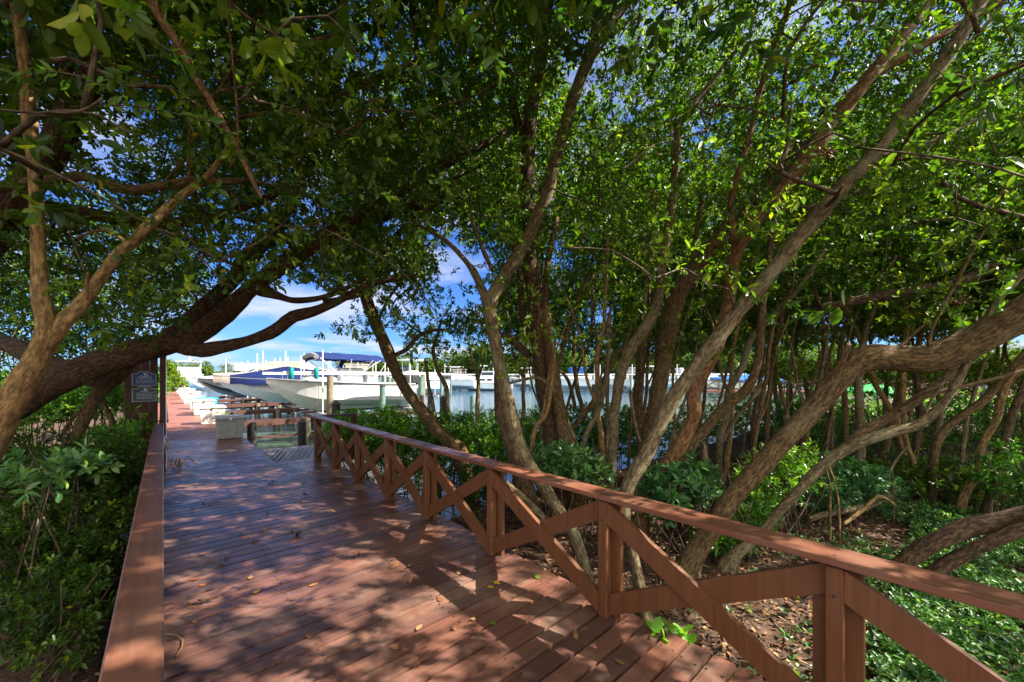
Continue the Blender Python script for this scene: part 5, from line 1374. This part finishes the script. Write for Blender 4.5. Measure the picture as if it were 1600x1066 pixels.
shrub('low leafy clump at the foot of the broad leaning trunk', [(1125, 850, 4.5, 30, 20, 60), (1165, 805, 4.8, 40, 26, 90), (1120, 800, 5.2, 30, 24, 60)], 'leaf_hedge', .075, tint=.6, stems=4)
shrub('tangle of yellow green vines right of the broad leaning trunk', [(1215, 745, 5.2, 46, 36, 150), (1240, 725, 5.6, 36, 34, 110), (1180, 770, 5.0, 30, 26, 60)], 'leaf_hedge', .065, tint=.78, stems=16)
shrub('shiny leaved bush behind the pale lichened trunk', [(1320, 750, 5.8, 44, 30, 120), (1365, 765, 6.0, 32, 22, 70), (1290, 770, 5.6, 26, 24, 50)], 'leaf_blue', .09, tint=.4, stems=5)
shrub('low dark undergrowth between the slim trunks', [(1420, 755, 6.8, 50, 22, 110), (1490, 745, 6.6, 40, 24, 90), (1560, 770, 6.0, 40, 24, 90), (1380, 730, 8.2, 60, 24, 110), (1470, 700, 9.2, 70, 26, 120), (1600, 700, 8, 60, 30, 90)], 'leaf_dark', .085, tint=.45, stems=6)
shrub('deep dark undergrowth far back under the leaning crowns', [(1290, 690, 12, 70, 34, 260), (1380, 680, 13, 80, 40, 300), (1470, 670, 13, 80, 44, 300), (1560, 665, 13, 80, 50, 320), (1650, 670, 12, 80, 50, 260), (1230, 700, 11, 50, 26, 140)], 'leaf_hedge', .12, tint=.55, stems=4, tw=.2)
shrub('sunlit sprays of leaves hanging between the slim trunks', [(1215, 575, 9, 40, 30, 90), (1290, 590, 11, 50, 26, 110), (1370, 600, 11, 60, 24, 120), (1450, 600, 10, 60, 26, 120), (1530, 590, 9.5, 50, 30, 110), (1600, 590, 9, 50, 34, 110), (1160, 545, 9.5, 40, 22, 60)], 'leaf_bright', .085, tint=.7, stems=3, tw=.15, name='thicket', cat='thicket')
shrub('fern like sprouts in front of the slim trunks at the edge', [(1585, 740, 5.2, 40, 40, 90), (1640, 780, 5, 40, 40, 90)], 'leaf_hedge', .08, tint=.4, stems=4)
shrub('sunlit mangrove thicket behind the grove by the water', [(1240, 640, 18, 70, 24, 200), (1330, 640, 18, 70, 24, 200), (1420, 640, 19, 70, 24, 200), (1520, 640, 19, 80, 30, 200), (1620, 640, 19, 80, 30, 160)], 'leaf_hedge', .15, tint=.6, name='thicket', cat='thicket', stems=6)
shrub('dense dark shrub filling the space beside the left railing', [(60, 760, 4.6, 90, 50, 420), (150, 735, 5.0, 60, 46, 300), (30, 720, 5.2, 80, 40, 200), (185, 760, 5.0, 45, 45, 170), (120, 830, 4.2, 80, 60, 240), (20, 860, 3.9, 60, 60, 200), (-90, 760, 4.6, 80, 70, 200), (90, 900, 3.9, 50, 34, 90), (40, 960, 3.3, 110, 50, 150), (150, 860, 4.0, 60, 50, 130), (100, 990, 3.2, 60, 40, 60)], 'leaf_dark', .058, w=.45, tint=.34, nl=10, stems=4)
shrub('broad leaved rosettes on top of the dark shrub', [(60, 735, 3.9, 50, 14, 22), (120, 730, 3.9, 40, 14, 16), (40, 755, 3.7, 40, 14, 12)], 'leaf_blue', .10, tint=.75, stems=3, hi=True)
shrub('bright shrub against the bottom of the maroon board', [(195, 695, 6.0, 34, 26, 150), (160, 700, 6.2, 40, 26, 130), (205, 665, 7.0, 26, 30, 60)], 'leaf_hedge', .075, tint=.72, stems=6)
shrub('sunlit thicket in the gap under the arching trunk', [(60, 640, 9, 70, 30, 260), (130, 625, 9.5, 50, 30, 220), (180, 610, 10, 30, 34, 160), (215, 600, 11, 30, 30, 140), (-40, 640, 9, 60, 40, 160), (20, 622, 13, 60, 34, 240), (100, 618, 14, 60, 32, 240), (170, 612, 15, 50, 32, 220), (215, 608, 17, 40, 30, 200), (-60, 625, 13, 60, 34, 160)], 'leaf_hedge', .10, tint=.6, name='thicket', cat='thicket', stems=6)
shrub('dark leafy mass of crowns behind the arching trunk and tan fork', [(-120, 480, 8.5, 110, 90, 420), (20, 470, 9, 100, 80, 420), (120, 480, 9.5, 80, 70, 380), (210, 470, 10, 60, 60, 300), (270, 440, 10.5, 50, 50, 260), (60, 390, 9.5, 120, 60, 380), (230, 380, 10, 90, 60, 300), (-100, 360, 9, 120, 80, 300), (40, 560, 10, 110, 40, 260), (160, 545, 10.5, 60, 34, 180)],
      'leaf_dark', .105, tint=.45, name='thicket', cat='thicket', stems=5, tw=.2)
shrub('pale green sunlit bushes far behind the shrubs left of the sign board', [(-60, 622, 22, 90, 40, 260), (20, 620, 24, 90, 40, 300), (100, 616, 26, 80, 38, 300), (170, 612, 27, 60, 36, 240), (215, 608, 29, 40, 32, 180)], 'leaf_hedge', .24, tint=.65, name='thicket', cat='thicket', stems=4, tw=.3)
shrub('bright green bush leaning over the dock end beyond the sign board', [(268, 590, 34, 12, 16, 260), (275, 600, 36, 14, 12, 200), (262, 575, 34, 8, 12, 120), (258, 605, 30, 5, 10, 60)], 'leaf_bright', .17, tint=.72, stems=7)
shrub('single leafy sprig and pale leaves low in the dark lower left', [(118, 925, 3.7, 16, 14, 8), (140, 915, 3.7, 18, 10, 6)], 'leaf_big', .085, tint=.6, stems=2, hi=True)
# seedling at the deck edge
q = P(1040, 1012, 2.72); root = empty('seedling', q); tag(root, 'bright lime green seedling sprouting at the edge of the boards', 'seedling')
C = np.array([list(P(px, py, d)) for px, py, d in ((1022, 990, 2.68), (1045, 985, 2.74), (1066, 992, 2.78), (1035, 1002, 2.66), (1052, 998, 2.8), (1078, 1006, 2.8))])
A = unit(np.array([[rng.normal(0, .4), rng.normal(0, .4), 1] for _ in C]))
me = leaf_mesh('leaves', *sprays(C, A, 5, np.full(6, .02), np.full(6, .082), np.full(6, .05), np.full(6, .6), spread=(.8, 1.3)), hi=True); local(me, q)
link('leaves', me, root, [M['leaf_lime']])
tm = TreeMesh()
for c in C: tm.limb([(q + Vector((0, 0, -.1)), .003), ((q + Vector(c)) / 2 + Vector((0, 0, .01)), .0025), (Vector(c), .002)], step=.02, sides=5, sample=False)
o = tm.build('stems', M['twig'], root); local(o.data, q)
# ---- ground cover and litter
def scatter(n, x0, x1, y0, y1, f):
    X = rng.uniform(x0, x1, n); Y = rng.uniform(y0, y1, n)
    k = np.array([f(a, b) for a, b in zip(X, Y)]) > rng.random(n)
    X, Y = X[k], Y[k]; Z = np.array([gz(a, b) for a, b in zip(X, Y)])
    return np.stack([X, Y, Z], 1)
def cov(a, b):
    e = noise.noise(Vector((a * .8, b * .8, 4))) + .5 * noise.noise(Vector((a * 2.2, b * 2.2, 8)))
    pxx, pyy, dd = proj(np.array([a, b, -.35]))
    w = sstep(1180, 1420, pxx) * 1.2 + .10 if dd > .3 else .9
    if b > .35: w *= max(.12, .55 - .4 * (b - .35))
    return max(0, min(1, (e * 1.3 + .5 + .5 * (w > .8)))) * w
G = scatter(46000, 2.75, 9, -4.5, 3.6, cov); n = len(G)
G[:, 2] += rng.uniform(.01, .12, n)
A = unit(np.stack([rng.normal(0, .35, n), rng.normal(0, .35, n), np.ones(n)], 1))
me = leaf_mesh('ground_cover', *sprays(G, A, 4, np.full(n, .03), np.full(n, .042) * rng.uniform(.7, 1.35, n), np.full(n, .024), np.clip(.5 + rng.normal(0, .2, n), 0, .95), spread=(.8, 1.4)))
tag(link('ground_cover', me, None, [M['leaf_cover']]), kind='stuff')
G = np.concatenate([scatter(38000, 2.65, 11, -3, 6.0, lambda a, b: .85), scatter(2500, -4, -.4, 1, 9, lambda a, b: .9)]); n = len(G)
G[:, 2] += rng.uniform(.004, .03, n)
D = unit(np.stack([rng.normal(0, 1, n), rng.normal(0, 1, n), rng.normal(0, .22, n)], 1)); Nn = np.array([0, 0, 1.]) + rng.normal(0, .3, (n, 3)); Nn = unit(Nn - D * (Nn * D).sum(1, keepdims=True))
me = leaf_mesh('leaf_litter', G, D, Nn, rng.uniform(.035, .078, n), rng.uniform(.016, .036, n), rng.random(n) ** 1.3, curl=.05)
tag(link('leaf_litter', me, None, [M['litter']]), kind='stuff')
# sticks in the litter
tm = TreeMesh()
for i in range(170):
    x, y = random.uniform(2.8, 9), random.uniform(-2, 5.5); a = random.uniform(0, 6.28); l = random.uniform(.15, .7); z = gz(x, y) + .02
    p = Vector((x, y, z)); v = Vector((math.cos(a), math.sin(a), random.uniform(-.02, .2))) * l
    tm.limb([(p, .006), (p + v * .5 + Vector((0, 0, .03)), .005), (p + v, .003)], step=.1, sides=4, sample=False, seed=i)
tag(tm.build('twig_litter', M['twig'], None), kind='stuff')
# ---- leaves and debris on the boards
def one_leaf(L, W, t, curl, mat_):
    C = np.zeros((1, 3)); D = np.array([[1., 0, 0]]); N = np.array([[0, 0, 1.]])
    return leaf_mesh('fallen_leaf', C, D, N, np.array([L]), np.array([W]), np.array([t]), curl=curl, hi=True)
lm_ = [(one_leaf(.085, .042, .5, -.18, 0), 'litter'), (one_leaf(.07, .04, .9, -.1, 0), 'litter'), (one_leaf(.075, .035, .15, -.25, 0), 'litter'), (one_leaf(.06, .05, .97, -.1, 0), 'leaf_big'), (one_leaf(.08, .034, .75, -.2, 0), 'litter')]
yel = plain('yellow_leaf', (.62, .34, .02), .5, .15, 30); org = plain('orange_leaf', (.42, .12, .02), .5, .15, 30)
for me, m in lm_: me.materials.append(M[m])
me_y = one_leaf(.075, .05, .5, -.15, 0); me_y.materials.append(yel); me_o = one_leaf(.085, .045, .5, -.22, 0); me_o.materials.append(org)
spots = [(310, 904, 'o'), (311, 915, 'o'), (407, 922, 'y'), (344, 878, 'y'), (390, 905, 1), (322, 864, 1), (322, 878, 4), (310, 942, 2), (352, 869, 4), (405, 830, 'o'), (350, 880, 1), (482, 916, 4), (380, 842, 4), (462, 837, 2), (450, 795, 'y'), (410, 786, 1), (432, 752, 2), (470, 756, 2),
         (553, 868, 2), (555, 865, 0), (580, 852, 1), (610, 888, 4), (525, 830, 3), (517, 876, 0), (625, 878, 0), (645, 880, 4), (715, 892, 1), (782, 912, 'y'), (772, 918, 'y'), (838, 904, 3), (776, 975, 3), (736, 966, 1), (710, 976, 0), (650, 985, 1), (640, 912, 0), (560, 870, 2), (480, 990, 0), (375, 835, 2), (398, 842, 0), (300, 795, 2), (318, 790, 2), (333, 788, 2), (345, 783, 2), (420, 800, 0), (505, 775, 2), (475, 782, 2), (520, 800, 4), (300, 970, 4), (690, 940, 0), (880, 950, 4), (900, 1000, 0), (960, 1030, 4), (610, 1010, 4), (430, 1030, 0)]
lab_y = 'bright yellow fallen leaf lying on the boardwalk boards'; lab_o = 'orange brown curled fallen leaf on the shaded boardwalk'; lab_d = 'small dry brown leaf lying on the boardwalk boards'
for i, (x, y, k) in enumerate(spots):
    d = (EYE - .006) * FPX / (y - HOR); p = P(x, y, d)
    me = me_y if k == 'y' else me_o if k == 'o' else lm_[k][0]
    o = bpy.data.objects.new('fallen_leaf', me); COL.objects.link(o)
    o.location = (p.x, p.y, .008); o.rotation_euler = (random.uniform(-.2, .2), random.uniform(-.25, .1), random.uniform(0, 6.28)); s = random.uniform(.7, 1.15); o.scale = (s, s, s)
    lab, gr = (lab_y, 'yellow leaves on the deck') if k == 'y' else (lab_o, 'orange leaves on the deck') if k == 'o' else ('small green leaf dropped on the boardwalk', 'green leaves on the deck') if k == 3 else (lab_d, 'dry leaves on the deck')
    tag(o, lab, 'leaf', gr)
for (x, y, nn, lab) in ((462, 836, 9, 'clump of dark leaf debris on the middle of the boards'), (424, 757, 8, 'dark debris clump farther along the boardwalk'), (318, 942, 6, 'dark curled debris near the left railing'), (476, 776, 5, 'small debris clump near the far crossed railing')):
    d = (EYE - .006) * FPX / (y - HOR); p = P(x, y, d)
    C = np.array(p)[None] + np.concatenate([rng.normal(0, .014, (nn, 2)), rng.uniform(0, .02, (nn, 1))], 1); C[:, 2] = rng.uniform(.006, .03, nn)
    D = unit(np.stack([rng.normal(0, 1, nn), rng.normal(0, 1, nn), rng.uniform(0, .5, nn)], 1)); Nn = unit(np.cross(D, np.cross(np.array([[0, 0, 1.]]), D)))
    me = leaf_mesh('debris', C, D, Nn, rng.uniform(.05, .09, nn), rng.uniform(.025, .04, nn), rng.uniform(0, .25, nn), hi=True)
    me.materials.append(M['litter']); o = bpy.data.objects.new('debris_clump', me); COL.objects.link(o); tag(o, lab, 'leaf debris')
tw_ = MB(); tw_.tube([P(x, y, (EYE - .012) * FPX / (y - HOR)) for x, y in ((258, 990), (276, 992), (286, 1000), (284, 1012), (276, 1024))], .004, 5); tag(tw_.build('curled_twig', M['bark_tan'], None), 'thin pale curled twig on the boards by the left railing', 'twig')
tw_ = MB()
for i in range(14):
    b = Vector((.2, 9.9, .01)); a = random.uniform(0, 6.28); l = random.uniform(.15, .35)
    tw_.tube([b + Vector((random.uniform(-.1, .1), random.uniform(-.1, .1), 0)), b + Vector((math.cos(a) * l * .5, math.sin(a) * l * .5, random.uniform(.08, .22))), b + Vector((math.cos(a) * l, math.sin(a) * l, .02))], .005, 4)
tag(tw_.build('vine_tuft', M['bark_tan'], None), 'dry straw coloured vine tuft by the left railing foot', 'vine')
# ---- far trees
def far_tree_mesh(seed, H, Wd, n):
    r2 = np.random.default_rng(seed); k = 9
    cc = np.stack([r2.normal(0, Wd * .28, k), r2.normal(0, Wd * .28, k), r2.uniform(H * .35, H * .85, k)], 1); rr_ = r2.uniform(.5, 1.0, k) * Wd * .32
    idx = r2.integers(0, k, n); o = unit(r2.normal(0, 1, (n, 3))) * (r2.random((n, 1)) ** .35) * rr_[idx][:, None] * np.array([1, 1, .8])
    C = cc[idx] + o; C[:, 2] = np.maximum(C[:, 2], .1)
    D = unit(unit(o) + r2.normal(0, .6, (n, 3))); Nr = np.array([0, 0, 1.]) + r2.normal(0, .5, (n, 3)); N = unit(Nr - D * (Nr * D).sum(1, keepdims=True))
    return leaf_mesh('crown', C, D, N, r2.uniform(.35, .6, n), r2.uniform(.22, .36, n), np.clip(r2.normal(.5, .25, n), 0, .97))
fm = [far_tree_mesh(s, H, Wd, 2200) for s, H, Wd in ((1, 6.5, 7), (2, 5.2, 8), (3, 7.2, 6.5), (4, 4.4, 7))]
for m in fm: m.materials.append(M['leaf_far'])
tkm = MB()
for a in range(4): tkm.tube([(0, 0, -.5), (math.cos(a * 1.6) * .5, math.sin(a * 1.6) * .5, 1.4), (math.cos(a * 1.6) * 1.4, math.sin(a * 1.6) * 1.4, 3.4)], [.22, .16, .07], 7)
tkm = tkm.mesh('trunk'); tkm.materials.append(M['bark_grey'])
FL = 'rounded green mangrove in the tree line across the water'
FG = 'mangroves along the far shore'
fx = list(range(556, 1300, 17)) + list(range(1300, 1720, 34)) + list(range(575, 1720, 44)) + list(range(282, 420, 22))
for i, pxx in enumerate(fx):
    d = random.uniform(96, 112) if i % 2 else random.uniform(92, 98)
    if pxx < 430: d = random.uniform(150, 170)
    if pxx > 1250: d = random.uniform(60, 90) if i < 60 else d
    q = P(pxx + random.uniform(-8, 8), 600, d); root = empty('mangrove', (q.x, q.y, -.5), random.uniform(0, 6.28)); tag(root, FL, 'tree', FG)
    s = random.uniform(1.0, 1.4) * (.95 if pxx < 760 else 1.1); root.scale = (s, s, s * random.uniform(.8, 1.0))
    c = bpy.data.objects.new('crown', fm[i % 4]); COL.objects.link(c); c.parent = root
    c = bpy.data.objects.new('trunk', tkm); COL.objects.link(c); c.parent = root
# palms on the left horizon and behind the bimini boat
def palm_parts():
    mb = MB(); mb.tube([(0, 0, -.5), (.1, 0, 2.5), (.25, 0, 5.2), (.3, 0, 7.4)], [.22, .17, .15, .13], 8); tr = mb.mesh('trunk'); tr.materials.append(M['bark_grey'])
    C, D, N, L, W, T = [], [], [], [], [], []
    for k in range(20):
        a = k * 2.4; el = random.uniform(-.3, 1.0)
        p = Vector((.3, 0, 7.4)); v = Vector((math.cos(a) * math.cos(el), math.sin(a) * math.cos(el), math.sin(el)))
        for s in range(9):
            q = p + v * .27
            side = v.cross(Vector((0, 0, 1))).normalized()
            for sg in (1, -1):
                dd = (side * sg * .8 + v * .5 + Vector((0, 0, -.25))).normalized()
                C.append(q); D.append(dd); nn = Vector((0, 0, 1)); nn = (nn - dd * nn.dot(dd)).normalized(); N.append(nn); L.append(.62 - .03 * s); W.append(.10); T.append(random.uniform(.25, .7))
            p = q; v = (v + Vector((0, 0, -.13))).normalized()
    me = leaf_mesh('fronds', np.array(C), np.array(D), np.array(N), np.array(L), np.array(W), np.array(T)); me.materials.append(M['leaf_far'])
    return tr, me
ptr, pfr = palm_parts()
for i, (pxx, d, s, lab) in enumerate([(305, 175, .95, 'tallest palm on the left horizon near the yacht'), (330, 165, .75, 'short palm left of the tall white mast'), (347, 168, .85, 'palm partly behind the tall white mast'), (528, 118, .8, 'palm under the left end of the navy bimini'), (562, 115, .72, 'palm seen between the bimini struts'), (583, 118, .8, 'palm at the right end of the navy bimini'), (633, 98, 1.0, 'palm right of the leaning slender trunk')]):
    q = P(pxx, 600, d); root = empty('palm_tree', (q.x, q.y, -.5), random.uniform(0, 6)); tag(root, lab, 'palm', 'palms on the horizon'); root.scale = (s, s, s)
    for nm, me in (('trunk', ptr), ('fronds', pfr)):
        c = bpy.data.objects.new(nm, me); COL.objects.link(c); c.parent = root
# ================================================================== LIGHT, SKY, CAMERA
SUN_EL = R(42)
sdir = Vector((.68, -.733, 0)).normalized() * math.cos(SUN_EL) + Vector((0, 0, math.sin(SUN_EL)))   # towards the sun
sl = bpy.data.lights.new('sun', 'SUN'); sl.energy = 4.2; sl.angle = R(.5); sl.color = (1.0, .93, .82)
so = bpy.data.objects.new('sun', sl); COL.objects.link(so); so.rotation_euler = (-sdir).to_track_quat('-Z', 'Y').to_euler(); so.location = (10, -8, 20)
w = bpy.data.worlds.new('World'); SC.world = w; w.use_nodes = True
nt = w.node_tree; nt.nodes.clear(); N_ = nt.nodes.new; L_ = nt.links.new
out = N_('ShaderNodeOutputWorld'); bg = N_('ShaderNodeBackground'); L_(bg.outputs[0], out.inputs[0])
sky = N_('ShaderNodeTexSky'); sky.sky_type = 'NISHITA'; sky.sun_disc = False; sky.sun_elevation = SUN_EL
sky.sun_rotation = math.atan2(sdir.x, sdir.y)
sky.air_density = 1.0; sky.dust_density = .35; sky.ozone_density = 2.5
tc = N_('ShaderNodeTexCoord')
sep = N_('ShaderNodeSeparateXYZ'); L_(tc.outputs['Generated'], sep.inputs[0])
# clouds on a flat layer: project the direction on a plane overhead
mx = N_('ShaderNodeMath'); mx.operation = 'MAXIMUM'; L_(sep.outputs[2], mx.inputs[0]); mx.inputs[1].default_value = 0.0
ad = N_('ShaderNodeMath'); ad.operation = 'ADD'; L_(mx.outputs[0], ad.inputs[0]); ad.inputs[1].default_value = .16
dv = N_('ShaderNodeVectorMath'); dv.operation = 'DIVIDE'; cmb = N_('ShaderNodeCombineXYZ')
for i in range(3): L_(ad.outputs[0], cmb.inputs[i])
L_(tc.outputs['Generated'], dv.inputs[0]); L_(cmb.outputs[0], dv.inputs[1])
mp_ = N_('ShaderNodeMapping'); mp_.inputs['Scale'].default_value = (.9, .9, .0); mp_.inputs['Location'].default_value = (1.7, .6, 0); L_(dv.outputs[0], mp_.inputs[0])
cn = N_('ShaderNodeTexNoise'); cn.inputs['Scale'].default_value = 1.35; cn.inputs['Detail'].default_value = 9; cn.inputs['Roughness'].default_value = .55; cn.inputs['Distortion'].default_value = .25
L_(mp_.outputs[0], cn.inputs['Vector'])
cr = N_('ShaderNodeValToRGB'); cr.color_ramp.elements[0].position = .46; cr.color_ramp.elements[1].position = .68
L_(cn.outputs[0], cr.inputs[0])
tint = N_('ShaderNodeMix'); tint.data_type = 'RGBA'; tint.blend_type = 'MULTIPLY'; tint.inputs[0].default_value = 1.0
tint.inputs[7].default_value = (.29, .52, .95, 1); L_(sky.outputs[0], tint.inputs[6])
# added fill light: a made-up bright cloud bank in the unseen sky behind viewer
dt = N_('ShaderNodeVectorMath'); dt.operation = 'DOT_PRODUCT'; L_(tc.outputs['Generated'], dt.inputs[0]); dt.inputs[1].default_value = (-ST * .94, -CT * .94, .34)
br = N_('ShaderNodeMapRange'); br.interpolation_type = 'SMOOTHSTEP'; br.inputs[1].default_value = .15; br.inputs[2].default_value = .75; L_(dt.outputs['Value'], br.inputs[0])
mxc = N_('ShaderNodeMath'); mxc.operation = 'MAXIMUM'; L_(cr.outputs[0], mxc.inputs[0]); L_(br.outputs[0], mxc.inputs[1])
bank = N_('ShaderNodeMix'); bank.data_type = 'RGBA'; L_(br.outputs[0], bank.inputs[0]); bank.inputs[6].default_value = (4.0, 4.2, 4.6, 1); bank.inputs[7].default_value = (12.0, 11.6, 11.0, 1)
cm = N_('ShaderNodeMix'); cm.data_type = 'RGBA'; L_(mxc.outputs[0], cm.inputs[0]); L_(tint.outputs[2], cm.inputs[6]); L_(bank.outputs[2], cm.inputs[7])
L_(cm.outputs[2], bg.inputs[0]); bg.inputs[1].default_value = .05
cd = bpy.data.cameras.new('camera'); cam = bpy.data.objects.new('camera', cd); COL.objects.link(cam)
cd.sensor_width = 36; cd.sensor_fit = 'HORIZONTAL'; cd.lens = 36 * FPX / 1600; cd.shift_y = (HOR - 533) / 1600
cd.clip_start = .05; cd.clip_end = 4000
cam.location = (0, 0, EYE); cam.rotation_euler = (R(90), 0, -TH)
SC.camera = cam
vs = SC.view_settings; vs.view_transform = 'Standard'; vs.look = 'None'; vs.exposure = 2.15; vs.gamma = 1
SC.render.engine = 'CYCLES'
cy = SC.cycles; cy.max_bounces = 7; cy.diffuse_bounces = 4; cy.glossy_bounces = 3; cy.transmission_bounces = 4; cy.transparent_max_bounces = 4
cy.use_denoising = True; cy.caustics_reflective = False; cy.caustics_refractive = False
cy.sample_clamp_indirect = 6
